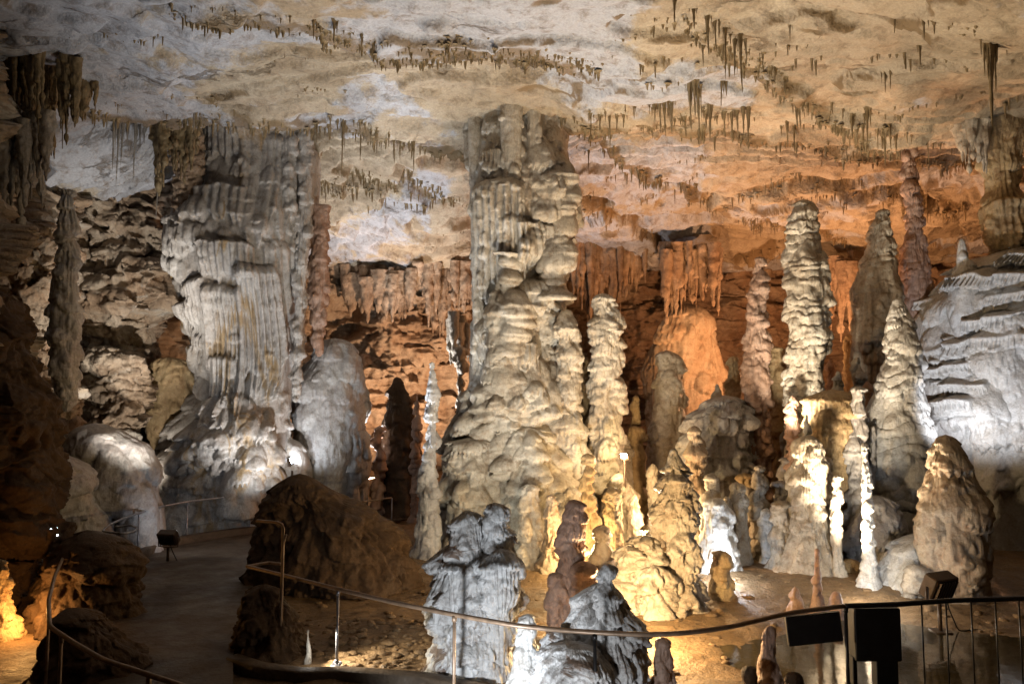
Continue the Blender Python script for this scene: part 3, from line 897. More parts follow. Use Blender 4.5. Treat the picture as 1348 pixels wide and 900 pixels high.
formation('stalagmite', 'rounded stalagmite lit brilliant white by the hidden lamp before it', 'stalagmite', M['white'], 14.2,
          [(654, 934, 952), (675, 926, 964), (705, 924, 968), (760, 918, 974)], 153, rough=0.06, lobe=(30, 0.1, 0.2, 0.4))
formation('stalagmite', 'ringed cream stalagmite right beside the brilliantly lit one', 'stalagmite', M['cream'], 14.8,
          [(634, 962, 976), (660, 958, 981), (690, 962, 984), (720, 964, 988), (752, 960, 992)], 154, ring=(0.15, 0.05), rough=0.05, extra=[(14.7, [(652, 952, 960), (690, 950, 962), (752, 948, 964)], {})])
formation('stalagmite', 'knobbly ivory column-like stalagmite with a small knob on top, right of the middle column', 'stalagmite', M['cream'], 17.3,
          [(386, 788, 797), (400, 785, 806), (440, 785, 813), (470, 784, 812), (500, 782, 817), (540, 778, 820), (580, 776, 822), (620, 772, 822), (660, 770, 828), (717, 764, 834)], 155,
          lobe=(260, 0.09, 0.26, 0.6), ring=(0.3, 0.05), rough=0.06)
formation('stalagmite', 'mossy-toned ribbed stalagmite leaning on the flank of the middle column', 'stalagmite', M['cream'], 17.1,
          [(407, 741, 750), (430, 737, 758), (480, 736, 758), (530, 734, 758), (560, 730, 764), (600, 722, 776), (650, 716, 784), (719, 700, 792)], 156,
          lobe=(240, 0.09, 0.26, 0.6), rough=0.06)
formation('stalagmite', 'smooth tan stalagmite with a flat slanting top before the red recess', 'stalagmite', M['cream'], 19.5,
          [(461, 868, 886), (480, 866, 896), (510, 860, 901), (560, 858, 900), (610, 856, 897), (696, 850, 902)], 157, ring=(0.28, 0.06), lobe=(60, 0.1, 0.25, 0.4), rough=0.05)
formation('dripstone_mound', 'bluish flowstone mound with dripping terraces behind the bright yellow stalagmite', 'mound', M['grey'], 17.2,
          [(520, 942, 964), (545, 915, 984), (580, 900, 990), (630, 892, 994), (719, 885, 1000)], 158, lobe=(150, 0.12, 0.30, 0.7), ring=(0.3, 0.1), rough=0.09, knob=0.6)
formation('flowstone_dome', 'smooth orange dome of flowstone against the back wall', 'flowstone', M['tan'], 28.2,
          [(400, 888, 916), (420, 874, 936), (450, 862, 946), (500, 854, 952), (560, 852, 955), (650, 852, 955)], 159, flute=(0.10, 0.3), rough=0.05, knob=0.15, lobe=(30, 0.3, 0.8, 0.4))
formation('stalagmite', 'slim rusty stalagmite with a sharp dark spire', 'stalagmite', M['pink'], 17.0,
          [(338, 997, 1002), (365, 992, 1005), (385, 984, 1010), (420, 982, 1010), (470, 980, 1012), (510, 978, 1013), (545, 984, 1013), (600, 987, 1016), (650, 988, 1016), (690, 986, 1014), (721, 980, 1020)], 160,
          ring=(0.26, 0.06), lobe=(110, 0.08, 0.2, 0.6), rough=0.06)
formation('stalagmite', 'brown crumbly stalagmite squeezed between the rusty spire and the tall ribbed one', 'stalagmite', M['ochre'], 17.8,
          [(455, 1010, 1026), (500, 1012, 1034), (560, 1016, 1046), (640, 1014, 1048), (712, 1010, 1050)], 161, lobe=(120, 0.1, 0.22, 0.7), rough=0.08)
formation('stalagmite', 'very tall ribbed ivory stalagmite like a stack of plates', 'stalagmite', M['cream'], 16.8,
          [(262, 1051, 1066), (278, 1043, 1074), (310, 1038, 1078), (345, 1036, 1088), (380, 1036, 1092), (430, 1037, 1089), (470, 1036, 1085), (505, 1034, 1080), (560, 1040, 1076), (640, 1044, 1074), (723, 1040, 1080)], 162,
          ring=(0.24, 0.10), lobe=(160, 0.1, 0.26, 0.5), flute=(0.03, 0.1), rough=0.05)
formation('stalagmite', 'fat pale yellow stalagmite with a blunt top at the foot of the right hand group', 'stalagmite', M['cream'], 14.2,
          [(572, 1057, 1072), (590, 1050, 1082), (630, 1046, 1088), (675, 1044, 1094), (715, 1036, 1100), (762, 1022, 1112)], 163, lobe=(70, 0.1, 0.3, 0.45), flute=(0.03, 0.12), rough=0.06)
formation('dripstone_mound', 'ochre block of flowstone with a flat top behind the fat pale yellow stalagmite', 'mound', M['ochre'], 15.6,
          [(512, 1078, 1110), (526, 1060, 1122), (570, 1056, 1126), (640, 1058, 1124), (739, 1050, 1130)], 164, lobe=(70, 0.15, 0.35, 0.5), flute=(0.04, 0.12), rough=0.07)
formation('stalagmite', 'thin pale stalagmite with knotty sides between the fat yellow and the pole-like white one', 'stalagmite', M['cream'], 13.8,
          [(624, 1096, 1107), (680, 1094, 1106), (730, 1096, 1110), (768, 1092, 1116)], 165, ring=(0.12, 0.03), rough=0.05)
formation('stalagmite', 'pole-like white stalagmite, thin and straight', 'stalagmite', M['white'], 13.3,
          [(582, 1135, 1140), (620, 1133, 1146), (680, 1134, 1148), (740, 1135, 1152), (777, 1128, 1160)], 166, ring=(0.12, 0.025), rough=0.05)
formation('stalagmite', 'bluish knotted stalagmite behind the pole-like white one', 'stalagmite', M['grey'], 15.0,
          [(508, 1121, 1138), (545, 1119, 1138), (590, 1117, 1138), (650, 1114, 1140), (747, 1110, 1146)], 167, lobe=(60, 0.08, 0.2, 0.6), rough=0.07)
formation('stalagmite', 'pointed cone-shaped stalagmite with a fluted brown skirt', 'stalagmite', M['cream'], 18.0,
          [(274, 1160, 1168), (300, 1149, 1172), (340, 1139, 1180), (380, 1119, 1186), (420, 1121, 1186), (470, 1124, 1180), (520, 1128, 1172), (600, 1130, 1176), (710, 1126, 1180)], 168,
          ring=(0.3, 0.07), flute=(0.06, 0.14), lobe=(90, 0.1, 0.28, 0.5), rough=0.05)
formation('stalagmite', 'white tiered stalagmite growing from a big smooth mound', 'stalagmite', M['white'], 15.8,
          [(392, 1179, 1187), (425, 1171, 1196), (470, 1162, 1204), (505, 1153, 1207), (530, 1144, 1212), (560, 1137, 1224), (600, 1133, 1231), (650, 1132, 1233), (735, 1126, 1238)], 169,
          ring=(0.34, 0.08), lobe=[(40, 0.12, 0.3, 0.45, 1150, 1210, 400, 540), (10, 0.3, 0.5, 0.3, 1140, 1230, 560, 700)], rough=0.04, knob=0.12)
formation('dripstone_column', 'slender twisting column of beads reaching the ceiling above the white terraces', 'column', M['pink'], 18.3,
          [(140, 1191, 1206), (180, 1191, 1204), (225, 1186, 1206), (255, 1190, 1207), (270, 1196, 1206), (300, 1194, 1211), (320, 1188, 1214), (345, 1185, 1226), (390, 1184, 1228), (430, 1187, 1222), (480, 1192, 1232), (560, 1190, 1240), (706, 1186, 1240)], 170,
          ring=(0.3, 0.06), lobe=(120, 0.08, 0.2, 0.6), flute=(0.03, 0.1), rough=0.06, cap=False)
formation('flowstone_terraces', 'huge bluish white flowstone slope with stepped dripping terraces at the right edge', 'flowstone', M['white'], 17.6,
          [(318, 1305, 1430), (345, 1268, 1470), (372, 1240, 1500), (410, 1220, 1520), (470, 1208, 1530), (540, 1205, 1535), (620, 1206, 1535), (713, 1200, 1540)], 171,
          lobe=[(26, 0.12, 0.4, 0.4, 1215, 1300, 540, 640), (22, 0.35, 0.8, 0.3, 1215, 1348, 390, 600)], rough=0.02, kd=0.6, knob=0.06, terr=(0.5, 0.40, 322, 560),
          extra=[(17.0, [(314, 1262, 1268), (322, 1260, 1272), (345, 1258, 1276)], dict(hang=False, knob=0.3, terr=None)),
                 (16.75, [(395, 1285, 1420), (430, 1272, 1440), (480, 1262, 1450), (540, 1268, 1450), (640, 1250, 1460), (713, 1240, 1470)], dict(terr=(0.5, 0.44, 395, 545), lobe=[(20, 0.3, 0.7, 0.4, 1262, 1348, 400, 640)]))])
formation('dripstone_column', 'ochre column with a fringed skirt standing on top of the white terraces', 'column', M['ochre'], 17.4,
          [(140, 1282, 1352), (180, 1290, 1350), (215, 1298, 1346), (250, 1302, 1344), (266, 1296, 1350), (300, 1297, 1352), (345, 1300, 1354)], 172, hang=True, cap=False, kd=0.8,
          flute=(0.08, 0.16), lobe=(60, 0.12, 0.3, 0.4), rough=0.06, drapes=[(1295, 1352, 264, 332, 0.2, 9)])
formation('stalagmite', 'large beehive-shaped tan stalagmite with a knob on top, at the right front', 'stalagmite', M['tan'], 13.0,
          [(572, 1241, 1252), (590, 1232, 1262), (620, 1224, 1276), (660, 1215, 1292), (700, 1213, 1298), (735, 1218, 1298), (784, 1230, 1292)], 173,
          lobe=(50, 0.14, 0.4, 0.3), flute=(0.04, 0.1), ring=(0.3, 0.03), rough=0.05, knob=0.2)
formation('dripstone_mound', 'dazzling white low mound between the pole-like and the beehive-shaped stalagmites', 'mound', M['white'], 13.7,
          [(700, 1196, 1226), (715, 1174, 1245), (745, 1156, 1258), (775, 1140, 1266)], 174, lobe=(24, 0.15, 0.35, 0.4), rough=0.06)
formation('dripstone_mound', 'small dark ledge of flowstone behind the pole-like white stalagmite', 'mound', M['grey'], 14.6,
          [(652, 1140, 1170), (675, 1126, 1186), (710, 1122, 1190), (752, 1118, 1192)], 175, lobe=(24, 0.12, 0.3, 0.5), rough=0.08)
# smaller ones between
SM = [('twin-knobbed little cream stalagmite before the fat yellow one', 'cream', 14.4, [(658, 1020, 1032), (690, 1016, 1038), (758, 1008, 1044)], 180),
      ('little orange stub behind the ringed cream stalagmite', 'ochre', 16.0, [(622, 974, 986), (650, 972, 990), (732, 968, 994)], 181),
      ('pale knob on the bluish ground right of the rusty spire', 'grey', 15.6, [(632, 1022, 1038), (670, 1018, 1044), (738, 1014, 1050)], 182),
      ('small lumpy brown stalagmite left of the smooth tan one', 'ochre', 18.6, [(560, 828, 842), (600, 822, 850), (704, 816, 856)], 183),
      ('low cream lump at the foot of the ivory column-like stalagmite', 'cream', 16.2, [(640, 740, 760), (670, 730, 775), (730, 716, 790)], 184),
      ('grey spiny stalagmite standing in the dark before the orange wall', 'grey', 16.5, [(476, 566, 571), (560, 563, 574), (600, 556, 576), (650, 550, 578), (727, 544, 582)], 185),
      ('thin dark column with a pale fringe against the orange wall', 'cream', 22.0, [(455, 594, 616), (475, 597, 614), (500, 602, 609), (560, 603, 610), (677, 600, 614)], 186),
      ('dark brown spire with a white-lit rim before the orange wall', 'mud', 22.0, [(496, 520, 526), (530, 512, 540), (580, 504, 552), (677, 496, 560)], 187),
      ('tiny white peg on the lamp-lit clay beside the front railing', 'white', 9.9, [(828, 404, 407), (842, 403, 408), (858, 402, 409)], 188),
      ('rust-coloured lump at the base of the right hand group behind the white pole', 'ochre', 14.0, [(735, 1112, 1130), (766, 1106, 1136)], 189),
      ('ivory lump of flowstone below the ivory column-like stalagmite', 'cream', 16.6, [(622, 806, 822), (650, 798, 836), (726, 790, 842)], 190)]
def spire(x, top, base, w, lean=0.0):
    h = base - top
    a = [(top, x - 0.10 * w, x + 0.10 * w), (top + 0.06 * h, x - 0.24 * w, x + 0.24 * w), (top + 0.3 * h, x - 0.36 * w, x + 0.34 * w), (top + 0.62 * h, x - 0.42 * w, x + 0.46 * w), (top + 0.88 * h, x - 0.55 * w, x + 0.52 * w), (base, x - 0.72 * w, x + 0.7 * w)]
    return [(p, l + lean * (base - p) / h, r + lean * (base - p) / h) for p, l, r in a]


for lab, mt, dd, x, top, w in (
        ('crooked ochre spire between the ivory column-like and the smooth tan stalagmites', 'ochre', 18.8, 838, 520, 20),
        ('small cream spire before the smooth tan stalagmite', 'cream', 17.0, 862, 610, 18),
        ('crumbly ochre pinnacle left of the rusty spire', 'ochre', 18.6, 966, 468, 30),
        ('needle-thin rusty stalagmite right of the rusty spire', 'pink', 18.0, 1022, 520, 13),
        ('cream peg between the ringed cream stalagmite and the rusty spire', 'cream', 15.2, 1000, 612, 22),
        ('grey ribbed peg behind the twin-knobbed little cream stalagmite', 'grey', 16.0, 1036, 600, 26),
        ('brown root-like stalagmite under the very tall ribbed one', 'pink', 15.9, 1048, 520, 24),
        ('small white peg with rounded head beside the fat yellow stalagmite', 'white', 14.6, 1062, 545, 18),
        ('slim tan stalagmite right of the ochre flat-topped block', 'tan', 16.4, 1132, 470, 20),
        ('orange-tinted spire behind the cone-shaped stalagmite', 'ochre', 20.0, 1118, 440, 22),
        ('pale block-like stump on the ochre flat-topped block', 'cream', 16.2, 1106, 488, 26),
        ('low cream spire at the foot of the middle column, right side', 'cream', 15.6, 700, 636, 30),
        ('stubby tan stalagmite before the mossy-toned ribbed one', 'tan', 15.2, 726, 650, 26),
        ('knotted amber stalagmite in front of the ivory column-like one', 'ochre', 15.0, 806, 640, 30),
        ('thin amber spire left of the knotted amber stalagmite', 'ochre', 15.6, 776, 596, 18),
        ('mottled pillar-like stalagmite filling the gap right of the ivory column-like one', 'cream', 18.2, 826, 572, 24),
        ('rusty finger of stalagmite beside the dark spire before the orange wall', 'pink', 21.0, 548, 520, 12),
        ('small grey finger of stalagmite left of the dark spire', 'pink', 21.5, 496, 560, 14),
        ('ivory peg right of the bright yellow stalagmite', 'cream', 15.0, 936, 622, 16),
        ('double-headed tan stalagmite behind the thin pale knotty one', 'tan', 15.0, 1088, 600, 26),
        ('grey finger right of the bluish knotted stalagmite', 'grey', 15.4, 1146, 560, 14),
        ('tall thin ivory spire between the crumbly ochre pinnacle and the bluish mound', 'cream', 18.2, 948, 505, 15),
        ('slender white spire just left of the very tall ribbed stalagmite', 'white', 17.4, 1030, 560, 13),
        ('tan knobbed spire right behind the bright yellow stalagmite', 'tan', 16.0, 916, 560, 22),
        ('low pale finger at the foot of the rusty spire', 'white', 14.9, 1012, 668, 14),
        ('brown pinnacle in the dark gap right of the very tall ribbed stalagmite', 'pink', 19.0, 1098, 470, 18),
        ('cream finger left of the twin-knobbed little stalagmite', 'cream', 15.4, 984, 640, 15),
        ('slim ivory spire left of the knobbly ivory column-like stalagmite', 'cream', 17.8, 770, 470, 16),
        ('short ivory cone at the right foot of the ivory column-like stalagmite', 'cream', 15.8, 838, 650, 24),
        ('small tan cone left of the low yellow heap', 'tan', 14.0, 792, 690, 20),
        ('ochre finger between the low yellow heap and the bright yellow stalagmite', 'ochre', 13.6, 850, 690, 16),
        ('rust-brown finger right of the ochre flat-topped block', 'pink', 17.0, 1140, 500, 12),
        ('tiny cream finger before the beehive-shaped stalagmite, left', 'cream', 12.9, 1204, 742, 12)):
    base = 526 + 3308 / dd
    formation('stalagmite', lab, 'stalagmite', M[mt], dd, spire(x, top, base, w, random.uniform(-4, 4)), 400 + int(x), **[dict(lobe=(90, 0.05, 0.17, 0.8), ring=(0.2, 0.03), rough=0.07, knob=0.6), dict(lobe=(30, 0.06, 0.2, 0.6), flute=(0.05, 0.09), rough=0.09, knob=0.3), dict(ring=(0.13, 0.045), rough=0.10, knob=0.3, lobe=None), dict(lobe=(50, 0.04, 0.1, 0.9), rough=0.13, crag=0.12, knob=0.8)][int(x) % 4])
for lab, mt, d, ol, sd in SM:
    formation('stalagmite', lab, 'stalagmite', M[mt], d, ol, sd, lobe=None if sd == 188 else (50, 0.07, 0.2, 0.6), rough=0.07, **(dict(flare=0.0, knob=0.0) if sd == 188 else {}))

# hanging curtains at the upper left
def curtain(label, mat, d, xl, xr, ytop, lens, seed, n):
    rg = np.random.default_rng(seed)
    mb = MB()
    for k in range(n):
        u = (k + rg.uniform(0.1, 0.9)) / n
        px = xl + (xr - xl) * u
        L = np.interp(u, np.linspace(0, 1, len(lens)), lens) * rg.uniform(0.45, 1.1)
        w = rg.uniform(3.0, 9.0)
        dd = d + rg.uniform(-0.35, 0.35)
        y0 = ytop + rg.uniform(-14, 4)
        body(mb, [(y0 - 30, px - w * 1.5, px + w * 1.5), (y0, px - w * 1.2, px + w * 1.2), (y0 + 0.3 * L, px - w * 0.8, px + w * 0.8), (y0 + 0.7 * L, px - w * 0.42, px + w * 0.42), (y0 + L, px - w * 0.12, px + w * 0.12)],
             dd, seed * 40 + k, hang=True, cap=False, lobe=None, knob=0.15, rough=0.08, flute=(0.02, 0.07), res=0.8)
    V = np.concatenate(mb.V)
    c = np.array([V[:, 0].mean(), d, V[:, 2].max()], np.float32)
    mb.V, mb.F = [V - c], [np.concatenate(mb.F)]
    o = mb.build('dripstone_curtain', mat)
    o.location = c
    tag(o, label, 'flowstone')


curtain('broad dark curtain of dripstone hanging at the upper left corner', M['tite'], 14.0, -30, 58, 92, [130, 110, 90], 200, 17)
curtain('ragged brown dripstone curtain beside the dark upper left one', M['tite'], 14.8, 40, 100, 106, [90, 130, 100, 60], 201, 16)
curtain('short brown dripstone tuft right of the ragged curtain', M['tite'], 15.6, 104, 126, 112, [60, 50, 30], 202, 7)
curtain('grey pleated curtain of dripstone on the left wall under the dark ones', M['tite_grey'], 14.2, -20, 64, 190, [120, 160, 110, 70], 203, 18)
curtain('brown dripstone curtain hanging from the ceiling edge left of the grey column top', M['tite'], 18.4, 204, 262, 160, [110, 60, 90, 50], 206, 14)
formation('dripstone_curtain', 'red-brown hanging block of layered rock left of the grey column', 'flowstone', M['red'], 19.2,
          [(160, 226, 266), (210, 226, 268), (260, 228, 262), (310, 232, 256)], 204, hang=True, cap=False, kd=0.5, ring=(0.25, 0.08), crag=0.2, rough=0.06, knob=0.1)
for lab, mt, d, xl, xr, yt, ln, sd, n in (
        ('orange dripstone fringe hanging on the back wall between the two big columns', 'red', 27.6, 452, 545, 392, [20, 34, 26, 40, 20], 210, 22),
        ('dark dripstone fringe in the recess on the back wall left of the middle column', 'red', 27.8, 556, 622, 380, [40, 70, 50, 36], 211, 15),
        ('rusty dripstone fringe above the smooth orange dome', 'red', 27.4, 872, 948, 360, [60, 70, 50, 64], 212, 16),
        ('rusty dripstone fringe on the back wall behind the ivory column-like stalagmite', 'red', 29.0, 752, 850, 352, [50, 90, 60, 40], 213, 20),
        ('rusty dripstone fringe far back behind the very tall ribbed stalagmite', 'red', 28.0, 1085, 1130, 372, [60, 80, 40], 214, 9),
        ('pale dripping fringe hanging under the ceiling beside the ochre skirted column', 'cream', 17.0, 1262, 1300, 186, [50, 44, 60], 215, 10),
        ('yellowish fringe hanging against the orange wall beside the middle column', 'cream', 23.0, 590, 618, 452, [30, 44, 26], 216, 7)):
    curtain(lab, M[mt], d, xl, xr, yt, ln, sd, n)

# ------------------------------------------------------------------ stalactites
def tite_mesh(seed):
    rg = np.random.default_rng(seed)
    mb = MB()
    tips = [(0, 0, 1.0, 1.0)] + [(rg.uniform(-1.6, 1.6), rg.uniform(-.8, .8), rg.uniform(0.18, 0.62), rg.uniform(0.4, 0.8)) for _ in range(rg.integers(1, 5))]
    for ox, oy, ln, wd in tips:
        n, k = 20, 10
        t = np.linspace(0, 1, n)
        r = ((1 - t) ** 0.7 * (0.85 - 0.35 * np.sin(t * 3.0)) + 0.5 * np.exp(-t * 16)) * wd
        r *= 1 + 0.12 * np.sin(t * rg.uniform(14, 26) + rg.uniform(0, 6)) + rg.uniform(-0.09, 0.09, n)
        r[-1] = 0
        th = np.linspace(0, 2 * np.pi, k, endpoint=False)
        T, R = np.meshgrid(th, r)
        _, TT = np.meshgrid(th, t)
        R = R * (1 + 0.22 * np.sin(T * 3 + rg.uniform(0, 6)) * (1 - TT) + 0.12 * np.sin(T * 5 + TT * 6))
        bx = 0.4 * np.sin(TT * rg.uniform(1, 3)) * rg.uniform(-1, 1)
        mb.add(np.stack([R * np.cos(T) + bx * TT + ox, R * np.sin(T) + oy, 0.08 - TT * 1.08 * ln], -1), grid_faces(n, k, True))
    return mesh_np('stalactite', np.concatenate(mb.V), np.concatenate(mb.F))


TM = {}
for mt in ('tite', 'tite_grey', 'ochre'):
    TM[mt] = []
    for i in range(7):
        me = tite_mesh(300 + i)
        me.materials.append(M[mt])
        TM[mt].append(me)


def ceil_point(px, py):
    """where the sight line meets the real ceiling"""
    d = 6.8 * FPX / max(526.5 - py, 40)
    for _ in range(8):
        x, y, z = at(px, py, d)
        h = float(Hc(np.array([x]), np.array([y]), False)[0])
        want = (h - CAMZ) / max((z - CAMZ) / d, 1e-3)
        d = 0.5 * d + 0.5 * min(max(want, 8), 34)
    x, y, z = at(px, py, d)
    return x, y, float(Hc(np.array([x]), np.array([y]))[0])


ORD = ['first', 'second', 'third', 'fourth', 'fifth', 'sixth', 'seventh', 'eighth', 'ninth', 'tenth', 'eleventh', 'twelfth', 'thirteenth', 'fourteenth', 'fifteenth', 'sixteenth',
       'seventeenth', 'eighteenth', 'nineteenth', 'twentieth', 'twenty-first', 'twenty-second', 'twenty-third', 'twenty-fourth', 'twenty-fifth', 'twenty-sixth', 'twenty-seventh', 'twenty-eighth', 'twenty-ninth', 'thirtieth',
       'thirty-first', 'thirty-second', 'thirty-third', 'thirty-fourth', 'thirty-fifth', 'thirty-sixth', 'thirty-seventh', 'thirty-eighth', 'thirty-ninth', 'fortieth']


def stalactites(spec, where, group, mt='tite'):
    """spec rows: x, root y, tip y, width in photo pixels"""
    spec = sorted(spec)
    for i, (px, y0, y1, w) in enumerate(spec):
        x, y, z = ceil_point(px, y0)
        px_m = y / FPX
        L = max((y1 - y0) * px_m, 0.05)
        o = bpy.data.objects.new('stalactite', random.choice(TM[mt]))
        COL.objects.link(o)
        o.location = (x, y, z + 0.03)
        o.scale = (w * px_m * 0.5, w * px_m * 0.5, L)
        o.rotation_euler = (random.uniform(-.03, .03), random.uniform(-.03, .03), random.uniform(0, 6.28))
        size = 'long' if y1 - y0 > 45 else ('medium' if y1 - y0 > 22 else 'short')
        tag(o, f"{size} {'grey' if mt == 'tite_grey' else 'brown'} stalactite, {ORD[i]} from left {where}", 'stalactite', group)


def along(pts, n, lmin, lmax, wmin=3, wmax=6, seed=1, jit=4):
    rg = random.Random(seed)
    P = np.array(pts, float)
    s = np.r_[0, np.cumsum(np.linalg.norm(np.diff(P, axis=0), axis=1))]
    out = []
    for k in range(n):
        u = (k + rg.uniform(-.4, .9)) / n * s[-1]
        x = float(np.interp(u, s, P[:, 0]))
        y = float(np.interp(u, s, P[:, 1])) + rg.uniform(-jit, jit)
        l = lmin + (lmax - lmin) * rg.random() ** 2.2
        out.append((x, y, y + l, rg.uniform(wmin, wmax) * (0.7 + 0.5 * l / lmax)))
    return out


stalactites([(925, 62, 102, 7), (931, 28, 86, 9), (941, 34, 80, 7), (947, 36, 62, 6), (955, 44, 120, 7), (961, 52, 70, 6), (967, 58, 112, 8), (974, 52, 138, 10), (981, 60, 92, 9), (1004, 74, 104, 6), (913, 16, 50, 10), (888, 0, 36, 9), (1000, 80, 92, 8)],
            'in the long cluster high right of centre', 'long dark stalactites high right of centre')
stalactites([(901, 148, 180, 8), (907, 112, 180, 8), (914, 110, 166, 10), (919, 112, 192, 7), (935, 138, 188, 11), (929, 146, 170, 8), (950, 112, 152, 6), (956, 116, 140, 7), (953, 148, 176, 8), (963, 148, 192, 8), (970, 146, 178, 9), (978, 140, 180, 9), (985, 142, 198, 9), (992, 148, 160, 7), (943, 152, 166, 7)],
            'in the tufted row below the long cluster', 'tufted stalactites right of centre')
stalactites([(1020, 95, 122, 5), (1033, 108, 128, 6), (1047, 130, 180, 9), (1052, 140, 172, 7), (1036, 156, 196, 7), (1045, 164, 206, 6), (1028, 160, 176, 6), (1058, 155, 172, 6), (1070, 158, 170, 6), (1095, 140, 158, 6), (1110, 148, 166, 6)],
            'in the cluster above the tall ribbed stalagmite', 'stalactites above the tall ribbed stalagmite')
stalactites(along([(1118, 150), (1140, 165), (1170, 172), (1195, 176), (1240, 188), (1290, 200)], 24, 12, 48, 4, 8, 5) + [(1141, 150, 200, 9), (1170, 168, 216, 6)],
            'in the fringe round the slender beaded column', 'stalactite fringe round the beaded column')
stalactites([(1303, 60, 180, 17), (1216, 30, 62, 9), (1178, 24, 54, 8), (1211, 62, 96, 7), (1230, 34, 52, 8), (1165, 100, 128, 5), (1172, 96, 122, 5), (1040, 40, 64, 5), (1022, 52, 66, 7), (1037, 58, 76, 6)],
            'of the scattered ones at upper right', 'scattered stalactites on the upper right ceiling')
stalactites(along([(752, 150), (800, 146), (850, 146), (898, 150)], 22, 8, 30, 4, 7, 6) + [(802, 146, 200, 6), (868, 142, 188, 8), (874, 142, 192, 8), (884, 140, 190, 9), (862, 144, 172, 8)],
            'in the row right of the middle column', 'stalactite row right of the middle column')
stalactites(along([(770, 186), (815, 205), (850, 226), (885, 240), (940, 250)], 24, 8, 34, 4, 7, 8), 'along the orange-lit ceiling ledge', 'stalactites along the orange ledge')
stalactites(along([(414, 156), (450, 160), (480, 164), (520, 172), (550, 180)], 26, 8, 34, 4, 7, 9) + [(421, 158, 182, 7), (428, 160, 190, 6), (452, 160, 240, 6), (475, 164, 220, 7), (518, 170, 220, 9), (527, 172, 214, 8), (545, 178, 222, 6)],
            'in the fringe right of the grey column', 'stalactite fringe right of the grey column')
stalactites(along([(450, 44), (500, 58), (530, 66), (600, 62), (660, 66), (680, 68)], 34, 4, 18, 4, 8, 10), 'under the brown ceiling crack at top centre', 'short stalactites along the top crack')
stalactites(along([(250, 4), (330, 16), (390, 26), (440, 34)], 16, 5, 22, 4, 8, 12) + [(413, 24, 54, 8), (440, 30, 62, 8)], 'along the ceiling edge at top left', 'short stalactites at the top left edge')
stalactites([(150, 166, 232, 7), (157, 168, 262, 6), (162, 168, 230, 6), (178, 172, 266, 6), (184, 172, 210, 6), (190, 172, 196, 7), (168, 170, 200, 7), (209, 172, 246, 12), (212, 176, 288, 7), (256, 148, 184, 7), (218, 178, 226, 8)],
            'in the thin group left of the grey column', 'long thin stalactites left of the grey column', 'tite_grey')
stalactites(along([(134, 132), (170, 140), (250, 150)], 16, 5, 20, 3, 5, 13), 'on the dark ledge left of the grey column', 'short stalactites on the left ledge')
stalactites(along([(700, 80), (745, 82), (790, 86)], 12, 4, 12, 4, 7, 14), 'in the little fringe above the middle column', 'little fringe above the middle column')

# countless soda straws along the ledges, one mass
mb = MB()
rg = random.Random(99)
straws = []
for E, n, lm in ((EDGE_C, 1100, 0.42), (EDGE_A, 620, 0.28), (EDGE_F, 420, 0.5), (EDGE_E, 420, 0.34), (EDGE_G, 160, 0.4), (EDGE_H, 260, 0.45), (EDGE_I, 260, 0.45)):
    for k in range(n):
        u = rg.uniform(E[0, 0], E[-1, 0])
        straws.append((u, float(np.interp(u, E[:, 0], E[:, 1])) + rg.gauss(-0.1, 0.17) - 0.3 * math.sin(u * 1.7) * rg.random(), rg.uniform(0.06, lm) * rg.random() ** 0.8, rg.uniform(0.015, 0.045)))
for k in range(70):
    kx, ky, ka, kl = rg.uniform(-9, 14), rg.uniform(11, 30), rg.uniform(-0.5, 0.5), rg.uniform(0.1, 0.5)
    for q in range(rg.randint(5, 16)):
        u = rg.gauss(0, 0.5)
        straws.append((kx + u, ky + ka * u + rg.gauss(0, 0.08), kl * rg.uniform(0.15, 1.0) * math.exp(-abs(u)), rg.uniform(0.014, 0.04)))
SA = np.array(straws)
SZ = Hc(SA[:, 0], SA[:, 1])
th = np.linspace(0, 2 * np.pi, 6, endpoint=False)
tt = np.array([0, 0.12, 0.5, 0.85, 1.0])
rr = np.array([2.0, 1.0, 0.7, 0.45, 0.0])
for (x, y, L, r), z in zip(straws, SZ):
    V = np.stack([x + r * rr[:, None] * np.cos(th), y + r * rr[:, None] * np.sin(th), z + 0.03 - L * tt[:, None] + 0 * th], -1)
    mb.add(V, grid_faces(5, 6, True))
tag(mb.build('soda_straws', M['tite']), 'countless tiny brown soda straws fringing the ceiling ledges', 'soda straws', kind='stuff')

# loose stones on the clay
mb = MB()
for k in range(640):
    if k >= 420:
        x, y = rg.uniform(-6.0, -2.4), rg.uniform(7.5, 17)
    elif k < 200:
        x, y, _ = ground_at(rg.uniform(430, 570), rg.uniform(815, 880))
    else:
        x, y = rg.uniform(-2, 8), rg.uniform(9, 16)
    r = rg.uniform(0.015, 0.06) * (0.6 + rg.random())
    a = np.linspace(0, 2 * np.pi, 9, endpoint=False)
    ph = np.linspace(0, np.pi, 6)
    A, PH = np.meshgrid(a, ph)
    k1 = 1 + 0.25 * np.sin(2 * A + k) + 0.15 * np.cos(3 * PH + k)
    V = np.stack([x + r * 1.3 * k1 * np.sin(PH) * np.cos(A), y + r * k1 * np.sin(PH) * np.sin(A), float(Hg(np.array([x]), np.array([y]))[0]) + r * 0.6 * np.cos(PH)], -1)
    mb.add(V, grid_faces(6, 9, True))
tag(mb.build('gravel', M['ground']), 'scattered clay clods and small stones on the cave floor', 'gravel', kind='stuff')

